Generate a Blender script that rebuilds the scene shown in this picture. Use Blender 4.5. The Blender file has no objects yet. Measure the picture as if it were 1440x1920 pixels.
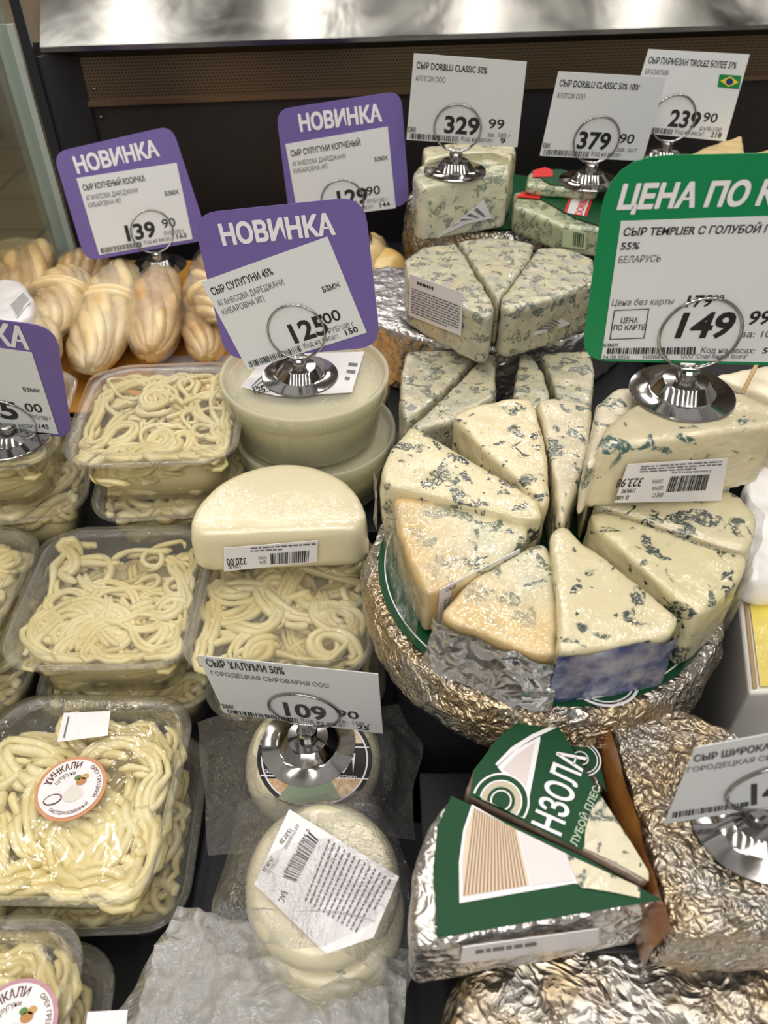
import bpy, bmesh, math, random
from mathutils import Vector, Matrix, noise
random.seed(7)
C = bpy.context.scene.collection
SC = bpy.context.scene
# ------------------------------------------------------------ camera
H = 0.55; F = 1450.0; PITCH = math.radians(42)
cd = bpy.data.cameras.new('camera'); cam = bpy.data.objects.new('camera', cd); C.objects.link(cam)
cam.location = (0, 0, H); cam.rotation_euler = (math.radians(90) - PITCH, 0, 0)
cd.sensor_fit = 'VERTICAL'; cd.sensor_height = 36; cd.lens = 36 * F / 1920; cd.clip_start = 0.01; cd.clip_end = 30
cd.dof.use_dof = True; cd.dof.focus_distance = 0.46; cd.dof.aperture_fstop = cd.lens / 1000 / 0.0024
SC.camera = cam
# ------------------------------------------------------------ world, lamps, exposure
w = bpy.data.worlds.new('world'); SC.world = w; w.use_nodes = True
w.node_tree.nodes['Background'].inputs[0].default_value = (1, .93, .84, 1)
w.node_tree.nodes['Background'].inputs[1].default_value = .34
SC.view_settings.view_transform = 'Standard'; SC.view_settings.look = 'None'
SC.view_settings.exposure = -0.16; SC.view_settings.gamma = 1; SC.view_settings.use_curve_mapping = False
try:
    SC.cycles.transparent_max_bounces = 40; SC.cycles.max_bounces = 8; SC.cycles.sample_clamp_indirect = 4; SC.cycles.sample_clamp_direct = 0
    SC.cycles.caustics_reflective = False; SC.cycles.caustics_refractive = False
except Exception: pass
def lamp(x, y, z, sx, sy, pw, col=(1, .94, .86), rot=(0, 0, 0)):
    l = bpy.data.lights.new('store_or_fill_lamp', 'AREA'); l.shape = 'RECTANGLE'; l.size = sx; l.size_y = sy
    l.energy = pw; l.color = col; o = bpy.data.objects.new('store_or_fill_lamp', l); C.objects.link(o)
    o.location = (x, y, z); o.rotation_euler = rot
for x in (-1.75, -1.13, -.6, -.05, .5, 1.05, 1.65):
    for y, pw in ((-.95, 4.0), (.5, 6.2), (2.0, 5.0), (3.5, 4.0)):
        lamp(x, y, 2.3, .018, 1.25, pw)
lamp(0, -1.5, 1.7, 2.2, .9, 26, (1, .95, .88), (math.radians(50), 0, 0))  # broad frontal fill added behind the camera, not a ceiling fitting
lamp(.1, 1.05, 1.15, 1.3, .05, 1.6, (1, .97, .92), (math.radians(-35), 0, 0))

fwd = Vector((0, math.cos(PITCH), -math.sin(PITCH))); upv = Vector((0, math.sin(PITCH), math.cos(PITCH))); rtv = Vector((1, 0, 0)); CP = Vector((0, 0, H))
def ray(px, py): return fwd + rtv * ((px - 720) / F) + upv * ((960 - py) / F)
def P(px, py, z):
    d = ray(px, py); return CP + d * ((z - H) / d.z)
class Pl:
    def __init__(s, p, n):
        s.p = Vector(p); s.n = Vector(n).normalized()
        if s.n.dot(CP - s.p) < 0: s.n = -s.n
    def hit(s, px, py, off=0):
        d = ray(px, py); t = (s.p - CP).dot(s.n) / d.dot(s.n); return CP + d * t + s.n * off
def top(z): return Pl((0, 0, z), (0, 0, 1))
def face(a, b, lean=0):           # upright plane through two points
    d = Vector(b) - Vector(a); n = Vector((d.y, -d.x, 0)).normalized()
    return Pl(a, n + Vector((0, 0, lean)))

# ------------------------------------------------------------ materials
MC = {}
def newmat(name):
    m = bpy.data.materials.new(name); m.use_nodes = True; nt = m.node_tree; nt.nodes.clear()
    out = nt.nodes.new('ShaderNodeOutputMaterial'); return m, nt, out
def N(nt, t, **kw):
    n = nt.nodes.new(t)
    for k, v in kw.items():
        if k.startswith('_'): setattr(n, k[1:], v)
        else: n.inputs[k.replace('__', ' ')].default_value = v
    return n
def ramp(nt, stops, interp='LINEAR'):
    r = nt.nodes.new('ShaderNodeValToRGB'); r.color_ramp.interpolation = interp
    e = r.color_ramp.elements
    while len(e) < len(stops): e.new(.5)
    for i, (p, c) in enumerate(stops):
        e[i].position = p; e[i].color = (c[0], c[1], c[2], 1) if isinstance(c, tuple) else (c, c, c, 1)
    return r
def coords(nt, seed=0):
    tc = nt.nodes.new('ShaderNodeTexCoord'); mp = nt.nodes.new('ShaderNodeMapping')
    mp.inputs['Location'].default_value = (seed * .37, seed * .61, seed * .23)
    nt.links.new(tc.outputs['Object'], mp.inputs['Vector']); return mp.outputs[0]
def wrapnormal(nt, vec, strength=.35, scale=55):
    L = nt.links
    n1 = N(nt, 'ShaderNodeTexNoise', Scale=scale, Detail=3.0, Roughness=.55, Distortion=1.2); L.new(vec, n1.inputs['Vector'])
    n2 = N(nt, 'ShaderNodeTexVoronoi', Scale=scale * 1.3, _feature='DISTANCE_TO_EDGE')
    L.new(n1.outputs['Color'], n2.inputs['Vector'])
    mx = N(nt, 'ShaderNodeMath', _operation='ADD'); L.new(n1.outputs['Fac'], mx.inputs[0])
    sc = N(nt, 'ShaderNodeMath', _operation='MULTIPLY'); sc.inputs[1].default_value = .25; L.new(n2.outputs[0], sc.inputs[0]); L.new(sc.outputs[0], mx.inputs[1])
    b = N(nt, 'ShaderNodeBump', Strength=strength, Distance=.004); L.new(mx.outputs[0], b.inputs['Height']); return b.outputs[0]
def plain(name, col, rough=.5, metal=0, coat=0, bump=0, bscale=200, var=0, coatbump=.35, vscale=25, vcol=None):
    if name in MC: return MC[name]
    m, nt, out = newmat(name); L = nt.links
    p = N(nt, 'ShaderNodeBsdfPrincipled', Roughness=rough, Metallic=metal); p.inputs['Base Color'].default_value = (*col, 1)
    vec = coords(nt)
    if var or vcol:
        n = N(nt, 'ShaderNodeTexNoise', Scale=vscale, Detail=4.0); L.new(vec, n.inputs['Vector'])
        c2 = vcol or tuple(max(0, c * (1 - var)) for c in col)
        r = ramp(nt, [(.35, c2), (.65, col)]); L.new(n.outputs['Fac'], r.inputs[0]); L.new(r.outputs[0], p.inputs['Base Color'])
    if bump:
        n = N(nt, 'ShaderNodeTexNoise', Scale=bscale, Detail=4.0); L.new(vec, n.inputs['Vector'])
        b = N(nt, 'ShaderNodeBump', Strength=bump, Distance=.002); L.new(n.outputs['Fac'], b.inputs['Height']); L.new(b.outputs[0], p.inputs['Normal'])
    if coat:
        p.inputs['Coat Weight'].default_value = coat; p.inputs['Coat Roughness'].default_value = .09; p.inputs['Coat IOR'].default_value = 1.8
        L.new(wrapnormal(nt, vec, coatbump * .6, 26), p.inputs['Coat Normal'])
    L.new(p.outputs[0], out.inputs[0]); MC[name] = m; return m

def cheese(name, base, dark, density=.5, scale=60, seed=0, crust=None, r0=.05, r1=.085, mottle=None, mott=.5, coat=.9, fine=.5, wrap=.4):
    """cream paste with blue veining; crust is the tan rind growing with the distance from the wedge's tip"""
    if name in MC: return MC[name]
    base = tuple(a * b for a, b in zip(base, (.83, .82, .77))); crust = crust and tuple(a * .9 for a in crust); mottle = mottle and tuple(a * .88 for a in mottle)
    m, nt, out = newmat(name); L = nt.links; vec = coords(nt, seed)
    p = N(nt, 'ShaderNodeBsdfPrincipled', Roughness=.5)
    col = N(nt, 'ShaderNodeRGB'); col.outputs[0].default_value = (*base, 1); cur = col.outputs[0]
    def mix(a, bcol, fac):
        x = N(nt, 'ShaderNodeMix', _data_type='RGBA'); L.new(fac, x.inputs[0]); L.new(a, x.inputs[6]); x.inputs[7].default_value = (*bcol, 1); return x.outputs[2]
    def nz(sc, det=3, rough=.6, dist=0, off=None):
        n = N(nt, 'ShaderNodeTexNoise', Scale=sc, Detail=float(det), Roughness=rough, Distortion=dist); L.new(vec, n.inputs['Vector']); return n.outputs['Fac']
    def step(f, a, b):
        r = ramp(nt, [(a, 0.0), (b, 1.0)]); L.new(f, r.inputs[0]); return r.outputs[0]
    def mul(a, b):
        q = N(nt, 'ShaderNodeMath', _operation='MULTIPLY'); L.new(a, q.inputs[0]); L.new(b, q.inputs[1]); return q.outputs[0]
    if mottle:
        cur = mix(cur, mottle, step(nz(scale * .9, 5, .65), mott - .09, mott + .12))
    if crust:
        ln = N(nt, 'ShaderNodeVectorMath', _operation='LENGTH'); tc = nt.nodes.new('ShaderNodeTexCoord'); sx = N(nt, 'ShaderNodeSeparateXYZ'); cb = N(nt, 'ShaderNodeCombineXYZ')
        L.new(tc.outputs['Object'], sx.inputs[0]); L.new(sx.outputs[0], cb.inputs[0]); L.new(sx.outputs[1], cb.inputs[1]); L.new(cb.outputs[0], ln.inputs[0])
        ad = N(nt, 'ShaderNodeMath', _operation='MULTIPLY_ADD'); L.new(nz(40), ad.inputs[0]); ad.inputs[1].default_value = .03; L.new(ln.outputs[1], ad.inputs[2])
        mr = N(nt, 'ShaderNodeMapRange'); L.new(ad.outputs[0], mr.inputs[0]); mr.inputs[1].default_value = r0 + .015; mr.inputs[2].default_value = r1 + .015
        cur = mix(cur, crust, mr.outputs[0]); inv = N(nt, 'ShaderNodeMath', _operation='SUBTRACT'); inv.inputs[0].default_value = 1; L.new(mr.outputs[0], inv.inputs[1]); notcrust = inv.outputs[0]
    else: notcrust = None
    big = step(nz(scale * 1.05, 2, .55, .6), .655 - .16 * density, .68 - .16 * density)
    small = step(nz(scale * 3.4, 4, .65, 2.2), .44, .50)
    ring_ = mul(big, small)
    spots = step(nz(scale * 1.9, 3, .6, .8), .70 - .07 * fine, .715 - .07 * fine)
    mx = N(nt, 'ShaderNodeMath', _operation='MAXIMUM'); L.new(ring_, mx.inputs[0]); L.new(spots, mx.inputs[1]); mask = mx.outputs[0]
    if notcrust:
        k = N(nt, 'ShaderNodeMath', _operation='POWER'); L.new(notcrust, k.inputs[0]); k.inputs[1].default_value = .6; mask = mul(mask, k.outputs[0])
    halo = step(nz(scale * 1.05, 2, .55, .6), .58 - .16 * density, .70 - .16 * density)
    hm = N(nt, 'ShaderNodeMath', _operation='MULTIPLY'); L.new(halo, hm.inputs[0]); hm.inputs[1].default_value = .28
    cur = mix(cur, tuple((a * .45 + b * .55) for a, b in zip(base, (.22, .30, .27))), hm.outputs[0])
    cur = mix(cur, dark, mask); L.new(cur, p.inputs['Base Color'])
    bn = N(nt, 'ShaderNodeMath', _operation='MULTIPLY_ADD'); L.new(mask, bn.inputs[0]); bn.inputs[1].default_value = -.5; L.new(nz(scale * 3, 4), bn.inputs[2])
    b = N(nt, 'ShaderNodeBump', Strength=.5, Distance=.0015); L.new(bn.outputs[0], b.inputs['Height']); L.new(b.outputs[0], p.inputs['Normal'])
    p.inputs['Coat Weight'].default_value = coat; p.inputs['Coat Roughness'].default_value = .06; p.inputs['Coat IOR'].default_value = 1.9; L.new(wrapnormal(nt, vec, wrap * .6, 27), p.inputs['Coat Normal'])
    L.new(p.outputs[0], out.inputs[0]); MC[name] = m; return m

def film(name, tint=(1, 1, 1), gloss=.35, haze=.06, rough=.06, bump=.5, scale=60, hazecol=(.85, .85, .82), stretch=None):
    """clear plastic: see-through, with a wrinkled glossy skin and a little milkiness"""
    if name in MC: return MC[name]
    m, nt, out = newmat(name); L = nt.links; vec = coords(nt, len(MC))
    if stretch: vec.node.inputs['Scale'].default_value = stretch
    nm = wrapnormal(nt, vec, bump, scale)
    tr = N(nt, 'ShaderNodeBsdfTransparent', Color=(*tint, 1)); gl = N(nt, 'ShaderNodeBsdfGlossy', Roughness=rough); gl.inputs[0].default_value = (1, 1, 1, 1); L.new(nm, gl.inputs['Normal'])
    df = N(nt, 'ShaderNodeBsdfDiffuse', Color=(*hazecol, 1))
    fr = N(nt, 'ShaderNodeLayerWeight', Blend=gloss); L.new(nm, fr.inputs['Normal'])
    m1 = N(nt, 'ShaderNodeMixShader'); m1.inputs[0].default_value = haze; L.new(tr.outputs[0], m1.inputs[1]); L.new(df.outputs[0], m1.inputs[2])
    m2 = N(nt, 'ShaderNodeMixShader'); ad = N(nt, 'ShaderNodeMath', _operation='MULTIPLY_ADD', _use_clamp=True); ad.inputs[1].default_value = .5; ad.inputs[2].default_value = .035; L.new(fr.outputs[0], ad.inputs[0]); L.new(ad.outputs[0], m2.inputs[0]); L.new(m1.outputs[0], m2.inputs[1]); L.new(gl.outputs[0], m2.inputs[2])
    L.new(m2.outputs[0], out.inputs[0]); MC[name] = m; return m

def foilmat(name, col=(.82, .8, .77), rough=.2, scale=170, strength=.9, warm=None):
    if name in MC: return MC[name]
    m, nt, out = newmat(name); L = nt.links; vec = coords(nt, len(MC))
    p = N(nt, 'ShaderNodeBsdfPrincipled', Roughness=rough, Metallic=.92); p.inputs['Base Color'].default_value = (*col, 1)
    n1 = N(nt, 'ShaderNodeTexNoise', Scale=scale * .35, Detail=3.0, Distortion=1.5); L.new(vec, n1.inputs['Vector'])
    ds = N(nt, 'ShaderNodeMix', _data_type='RGBA'); ds.inputs[0].default_value = .015; L.new(vec, ds.inputs[6]); L.new(n1.outputs['Color'], ds.inputs[7])
    v = N(nt, 'ShaderNodeTexVoronoi', Scale=scale); L.new(ds.outputs[2], v.inputs['Vector'])
    v2 = N(nt, 'ShaderNodeTexVoronoi', Scale=scale * .42, _feature='F1'); L.new(ds.outputs[2], v2.inputs['Vector'])
    s = N(nt, 'ShaderNodeMath', _operation='MULTIPLY_ADD'); L.new(v2.outputs[0], s.inputs[0]); s.inputs[1].default_value = 1.3; L.new(v.outputs[0], s.inputs[2])
    b = N(nt, 'ShaderNodeBump', Strength=strength, Distance=.003); L.new(s.outputs[0], b.inputs['Height']); L.new(b.outputs[0], p.inputs['Normal'])
    if warm:
        n = N(nt, 'ShaderNodeTexNoise', Scale=30., Detail=3.0); L.new(vec, n.inputs['Vector']); r = ramp(nt, [(.42, col), (.6, warm)]); L.new(n.outputs['Fac'], r.inputs[0]); L.new(r.outputs[0], p.inputs['Base Color'])
    L.new(p.outputs[0], out.inputs[0]); MC[name] = m; return m

WHITE = plain('white_paper', (.70, .73, .76), .45); BLACKINK = plain('black_ink', (.012, .012, .014), .5); GREYINK = plain('grey_ink', (.12, .12, .13), .5)
PURPLE = plain('purple_card', (.155, .11, .36), .4); GREEN = plain('green_card', (.0, .225, .075), .35); WHITEINK = plain('white_ink', (.82, .80, .86), .45)
CHROME = plain('chrome', (.42, .41, .41), .11, 1.0); STICK = plain('sticker_paper', (.72, .71, .74), .35, 0, .5, coatbump=.25)
DKGREEN = plain('dark_green_print', (.003, .055, .018), .45)
DKGREEN.node_tree.nodes['Principled BSDF'].inputs['Specular IOR Level'].default_value = .25
BLACKP = plain('black_plastic', (.008, .009, .012), .5, bump=.1, bscale=40)
BLACKP.node_tree.nodes['Principled BSDF'].inputs['Specular IOR Level'].default_value = .2
FOIL = foilmat('silver_foil', (.62, .61, .60), rough=.24, strength=.6); FOILW = foilmat('silver_foil_warm', (.56, .55, .53), .24, 230, .75, (.56, .45, .30))
WRAP = film('cling_wrap', gloss=.15, haze=.03, bump=.5, scale=50)
TUBP = film('clear_punnet_plastic', (.99, .99, .97), gloss=.24, haze=.07, bump=.25, scale=30, hazecol=(.9, .86, .72))
LIDP = film('clear_lid_plastic', (.99, .99, .98), gloss=.2, haze=.04, rough=.04, bump=.18, scale=14)
LIDW = film('wrapped_lid_plastic', (.99, .99, .98), gloss=.2, haze=.07, rough=.06, bump=.6, scale=40, stretch=(1, .45, 1))
BAG = film('plastic_bag_film', (.98, .98, .99), gloss=.2, haze=.05, rough=.07, bump=.9, scale=34, hazecol=(.8, .82, .85))

# ------------------------------------------------------------ object helpers
W = {}
def thing(name, label, cat, loc=(0, 0, 0), rotz=0, group=None):
    o = bpy.data.objects.new(name, None); C.objects.link(o); o.empty_display_size = .01
    M = Matrix.Translation(Vector(loc)) @ Matrix.Rotation(rotz, 4, 'Z'); o.matrix_basis = M; W[o] = M
    o['label'] = label; o['category'] = cat
    if group: o['group'] = group
    return o
def part(name, me, mat, parent=None, world=True, M=None, smooth=True, label=None):
    """link a mesh; vertices in world coordinates unless a frame M (world matrix of the part) is given"""
    o = bpy.data.objects.new(name, me); C.objects.link(o)
    if mat and not me.materials: me.materials.append(mat)
    Wp = W[parent] if parent else Matrix.Identity(4)
    if parent: o.parent = parent
    if M is not None: o.matrix_basis = Wp.inverted() @ M; W[o] = M
    else:
        if world and parent: me.transform(Wp.inverted())
        W[o] = Wp
    if smooth: me.shade_smooth()
    if label: o['label'] = label
    return o
def mesh(vs, fs, name='m'):
    me = bpy.data.meshes.new(name); me.from_pydata([tuple(v) for v in vs], [], fs); me.update(); return me
def bmm(bm, name='m'):
    me = bpy.data.meshes.new(name); bm.to_mesh(me); bm.free(); me.update(); return me
def box(x0, x1, y0, y1, z0, z1, bev=0):
    bm = bmesh.new(); bmesh.ops.create_cube(bm, size=1)
    for v in bm.verts: v.co = Vector(((x0 + x1) / 2 + v.co.x * (x1 - x0), (y0 + y1) / 2 + v.co.y * (y1 - y0), (z0 + z1) / 2 + v.co.z * (z1 - z0)))
    if bev: bmesh.ops.bevel(bm, geom=bm.edges[:], offset=bev, segments=3, affect='EDGES', profile=.5)
    return bmm(bm)
def prism(pts, z0, z1, bev=0, seg=3):
    a = sum(pts[i][0] * pts[(i + 1) % len(pts)][1] - pts[(i + 1) % len(pts)][0] * pts[i][1] for i in range(len(pts)))
    if a < 0: pts = pts[::-1]
    bm = bmesh.new(); lo = [bm.verts.new((p[0], p[1], z0)) for p in pts]; hi = [bm.verts.new((p[0], p[1], z1)) for p in pts]
    bm.faces.new(lo[::-1]); bm.faces.new(hi); n = len(pts)
    for i in range(n): bm.faces.new((lo[i], lo[(i + 1) % n], hi[(i + 1) % n], hi[i]))
    if bev: bmesh.ops.bevel(bm, geom=bm.edges[:], offset=bev, segments=seg, affect='EDGES', profile=.5)
    return bmm(bm)
def lathe(prof, n=40, closed=False):
    vs = []; fs = []
    for r, z in prof:
        for i in range(n):
            a = 2 * math.pi * i / n; vs.append((r * math.cos(a), r * math.sin(a), z))
    m = len(prof)
    for j in range(m if closed else m - 1):
        for i in range(n):
            k = (j + 1) % m; fs.append((j * n + i, j * n + (i + 1) % n, k * n + (i + 1) % n, k * n + i))
    if not closed:
        fs.append(tuple(range(n))[::-1]); fs.append(tuple((m - 1) * n + i for i in range(n)))
    return vs, fs
def tube(path, r, seg=6, cap=True, closed=False):
    vs = []; fs = []; n = len(path); pv = None
    for i, p in enumerate(path):
        p = Vector(p)
        t = (Vector(path[(i + 1) % n if closed else min(i + 1, n - 1)]) - Vector(path[(i - 1) % n if closed else max(i - 1, 0)])).normalized()
        if pv is None:
            pv = t.cross(Vector((0, 0, 1)));
            if pv.length < 1e-3: pv = t.cross(Vector((1, 0, 0)))
        pv = (pv - t * pv.dot(t)).normalized(); q = t.cross(pv); rr = r[i] if isinstance(r, list) else r
        for k in range(seg):
            a = 2 * math.pi * k / seg; vs.append(p + (pv * math.cos(a) + q * math.sin(a)) * rr)
    for i in range(n if closed else n - 1):
        for k in range(seg):
            j = (i + 1) % n; fs.append((i * seg + k, i * seg + (k + 1) % seg, j * seg + (k + 1) % seg, j * seg + k))
    if cap and not closed: fs.append(tuple(range(seg))[::-1]); fs.append(tuple((n - 1) * seg + k for k in range(seg)))
    return vs, fs
def joinvf(lst):
    vs = []; fs = []
    for v, f in lst:
        o = len(vs); vs += v; fs += [tuple(i + o for i in q) for q in f]
    return vs, fs
WSH = bpy.data.scenes.new('workshop')
def organic(me, vox=.002, smooth=4, amp=.0007, sc=90, amp2=.0, sc2=25, seed=0):
    """remesh finely, round off and roughen a solid"""
    o = bpy.data.objects.new('tmp', me); WSH.collection.objects.link(o)
    r = o.modifiers.new('r', 'REMESH'); r.mode = 'VOXEL'; r.voxel_size = vox
    s = o.modifiers.new('s', 'SMOOTH'); s.iterations = smooth; s.factor = .5
    with bpy.context.temp_override(scene=WSH, view_layer=WSH.view_layers[0]):
        dg = bpy.context.evaluated_depsgraph_get(); m2 = bpy.data.meshes.new_from_object(o.evaluated_get(dg))
    bpy.data.objects.remove(o)
    off = Vector((seed * 3.1, seed * 1.7, seed))
    for v in m2.vertices:
        d = amp * noise.noise(v.co * sc + off)
        if amp2: d += amp2 * noise.noise(v.co * sc2 + off)
        v.co += v.normal * d
    m2.update(); return m2

def frame_of(pl, TL, TR):
    a = pl.hit(*TL); b = pl.hit(*TR); x = (b - a).normalized(); z = pl.n; y = z.cross(x)
    M = Matrix((x, y, z)).transposed().to_4x4(); M.translation = a; return M
def roundpoly(pts, rad, seg=6):
    out = []; n = len(pts)
    for i in range(n):
        p = Vector(pts[i]); a = Vector(pts[i - 1]) - p; b = Vector(pts[(i + 1) % n]) - p; r = rad[i] if isinstance(rad, (list, tuple)) else rad
        if r <= 0: out.append(p); continue
        ra = min(r, a.length * .45, b.length * .45); p0 = p + a.normalized() * ra; p1 = p + b.normalized() * ra
        for k in range(seg + 1):
            t = k / seg; out.append(p0 * (1 - t) ** 2 + p * 2 * t * (1 - t) + p1 * t * t)
    return out
def decal(name, root, pl, corners, mat, off=.0006, th=.0004, rad=0, label=None, smooth=False, base=None):
    M = frame_of(pl, corners[0], corners[1]) if base is None else W[base].copy()
    Mi = M.inverted()
    pts = [(Mi @ pl.hit(*c)).to_2d() for c in corners]
    if rad: pts = roundpoly(pts, rad)
    o = part(name, prism([tuple(p) for p in pts], off - th, off), mat, root, M=M, smooth=False, label=label); o['_off'] = off
    return o
def loc2(dec, pl, px, py): return (W[dec].inverted() @ pl.hit(px, py)).to_2d()
TX = {}
def text_mesh(s, bold, round_=False):
    k = (s, bold, round_)
    c = bpy.data.curves.new('t', 'FONT'); c.body = s; c.size = 1; c.resolution_u = 3; c.offset = bold; c.extrude = .0
    o = bpy.data.objects.new('t', c); me = bpy.data.meshes.new_from_object(o); bpy.data.objects.remove(o); bpy.data.curves.remove(c); return me
def txt(dec, pl, s, a, b, cap, mat=BLACKINK, bold=.012, lift=.0003, shear=0, name='lettering'):
    """text whose baseline runs from pixel a to pixel b on the plane, cap = capital height in pixels"""
    A = loc2(dec, pl, *a); B = loc2(dec, pl, *b); d = B - A; wd = d.length
    import math as _m
    vx, vy = b[0] - a[0], b[1] - a[1]; l = _m.hypot(vx, vy); cpx = (a[0] + vy / l * cap, a[1] - vx / l * cap)
    Cc = loc2(dec, pl, *cpx); nrm = Vector((-d.y, d.x)).normalized(); hgt = abs((Cc - A).dot(nrm))
    me = text_mesh(s, bold)
    if bold == .02 and mat is WHITEINK and len(s) >= 7 and cap > 20:      # heavy heading: thicken with shifted copies of the outline
        bm = bmesh.new()
        for iz_, (dx_, dy_) in enumerate(((0, 0), (.022, .0), (-.022, 0), (0, .022), (0, -.018), (.016, .016), (-.016, .016), (.016, -.014), (-.016, -.014))):
            k0 = len(bm.verts); bm.from_mesh(me); bm.verts.ensure_lookup_table()
            for v in bm.verts[k0:]: v.co.x += dx_; v.co.y += dy_; v.co.z += iz_ * .01
        bm.to_mesh(me); bm.free()
    xs = [v.co.x for v in me.vertices]
    if not xs: return
    x0, x1 = min(xs), max(xs); sx = wd / (x1 - x0); sy = hgt / .727; u = d.normalized()
    z = dec['_off'] + lift
    for v in me.vertices:
        p = A + u * ((v.co.x - x0) * sx) + nrm * (v.co.y * sy) + u * (v.co.y * sy * shear); v.co = Vector((p.x, p.y, z + v.co.z * .001))
    me.update(); o = part(name, me, mat, dec, world=False, smooth=False); return o
def quads(dec, pl, rects, mat=BLACKINK, lift=.0003, name='print'):
    """flat ink patches: every rect a list of pixel points"""
    vs = []; fs = []
    for r in rects:
        o = len(vs)
        for q in r:
            p = loc2(dec, pl, *q); vs.append((p.x, p.y, dec['_off'] + lift))
        fs.append(tuple(range(o, len(vs))))
    me = mesh(vs, fs); bm = bmesh.new(); bm.from_mesh(me); bmesh.ops.recalc_face_normals(bm, faces=bm.faces[:])
    for f in bm.faces:
        if f.normal.z < 0: f.normal_flip()
    bm.to_mesh(me); bm.free()
    return part(name, me, mat, dec, world=False, smooth=False)
def lerp(a, b, t): return (a[0] + (b[0] - a[0]) * t, a[1] + (b[1] - a[1]) * t)
def barcode(dec, pl, TL, TR, BR, BL, n=34, seed=1, mat=BLACKINK):
    rnd = random.Random(seed); t = 0; rc = []
    while t < 1:
        w_ = rnd.choice((.4, .7, 1.1)) / n; a = t; b = min(1, t + w_); rc.append([lerp(TL, TR, a), lerp(TL, TR, b), lerp(BL, BR, b), lerp(BL, BR, a)]); t = b + rnd.choice((.35, .6, .9)) / n
    quads(dec, pl, rc, mat, name='barcode')
def fineprint(dec, pl, TL, TR, BR, BL, rows=6, seed=1, mat=GREYINK, h=.45, lift=.0003):
    rnd = random.Random(seed); rc = []
    for i in range(rows):
        y0 = (i + .2) / rows; y1 = (i + .2 + h) / rows; x = 0
        end = 1 if i < rows - 1 else rnd.uniform(.4, .9)
        while x < end:
            x2 = min(end, x + rnd.uniform(.03, .11)); f = lambda u, v: lerp(lerp(TL, TR, u), lerp(BL, BR, u), v)
            rc.append([f(x, y0), f(x2, y0), f(x2, y1), f(x, y1)]); x = x2 + .018
    quads(dec, pl, rc, mat, lift, name='small_print')

# ------------------------------------------------------------ the display case
case = thing('display_case', 'black refrigerated cheese display case with perforated air grille and steel top', 'display case', (0, .85, 0))
DARK = plain('dark_case_metal', (.012, .011, .012), .45)
zs = .39
A = P(75, 88, zs); B = P(1440, 45, zs); dv = (B - A).normalized(); dn = Vector((-dv.y, dv.x, 0))   # along the back, and away from the camera
def bk(s, d, z): p = A + dv * s + dn * d; return Vector((p.x, p.y, z))   # s along the back wall, d behind steel edge
def slab(p, q, r, t, th):
    p, q, r, t = map(Vector, (p, q, r, t)); n = (q - p).cross(t - p).normalized() * th
    vs = [p, q, r, t, p + n, q + n, r + n, t + n]; fs = [(0, 3, 2, 1), (4, 5, 6, 7), (0, 1, 5, 4), (1, 2, 6, 5), (2, 3, 7, 6), (3, 0, 4, 7)]
    me = mesh(vs, fs); return me
m, nt, out = newmat('brushed_steel'); L = nt.links; v = coords(nt); v.node.inputs['Scale'].default_value = (1, 1, 1)
p_ = N(nt, 'ShaderNodeBsdfPrincipled', Roughness=.2, Metallic=1.0); n_ = N(nt, 'ShaderNodeTexNoise', Scale=14.0, Detail=3.0, Distortion=.8); L.new(v, n_.inputs['Vector'])
r_ = ramp(nt, [(.35, (.20, .20, .19)), (.65, (.34, .34, .325))]); L.new(n_.outputs['Fac'], r_.inputs[0]); L.new(r_.outputs[0], p_.inputs['Base Color'])
r2 = ramp(nt, [(.3, .14), (.7, .26)]); L.new(n_.outputs['Fac'], r2.inputs[0]); L.new(r2.outputs[0], p_.inputs['Roughness'])
b_ = N(nt, 'ShaderNodeBump', Strength=.05, Distance=.01); L.new(n_.outputs['Fac'], b_.inputs['Height']); L.new(b_.outputs[0], p_.inputs['Normal']); L.new(p_.outputs[0], out.inputs[0]); STEEL = m
part('steel_top', slab(bk(0, 0, zs), bk(1.1, 0, zs), bk(1.1, .22, zs + .127), bk(0, .22, zs + .127), -.002), STEEL, case, smooth=False)
part('steel_edge', slab(bk(0, 0, zs - .004), bk(1.1, 0, zs - .004), bk(1.1, 0, zs), bk(0, 0, zs), .003), STEEL, case, smooth=False)
# back wall: dark strip, grille, dark wall
def backz(px, py, s_d):  # height on the plane d behind the edge
    pl = Pl(bk(0, s_d, 0), dn); return pl.hit(px, py)
D = .035
g0 = backz(140, 108, D).z; g1 = backz(160, 192, D).z
part('back_panel', slab(bk(-.02, D + .006, 0), bk(1.1, D + .006, 0), bk(1.1, D + .006, zs - .004), bk(-.02, D + .006, zs - .004), -.003), DARK, case, smooth=False)
part('upper_lip', slab(bk(0, D, g0), bk(1.1, D, g0), bk(1.1, .004, zs - .006), bk(0, .004, zs - .006), -.002), DARK, case, smooth=False)
m, nt, out = newmat('perforated_metal'); L = nt.links; tc = nt.nodes.new('ShaderNodeTexCoord'); sp = N(nt, 'ShaderNodeSeparateXYZ'); L.new(tc.outputs['Object'], sp.inputs[0])
def mth(op, a, b=None, c=None):
    q = N(nt, 'ShaderNodeMath', _operation=op)
    for i, x in enumerate((a, b, c)):
        if x is None: continue
        if isinstance(x, (int, float)): q.inputs[i].default_value = x
        else: L.new(x, q.inputs[i])
    return q.outputs[0]
u_ = mth('MULTIPLY', sp.outputs[0], 300.); v_ = mth('MULTIPLY', sp.outputs[2], 330.); row = mth('MODULO', mth('FLOOR', v_), 2.)
fu = mth('SUBTRACT', mth('FRACT', mth('ADD', mth('ADD', u_, mth('MULTIPLY', row, .5)), 1000.)), .5); fv = mth('SUBTRACT', mth('FRACT', v_), .5)
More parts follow.
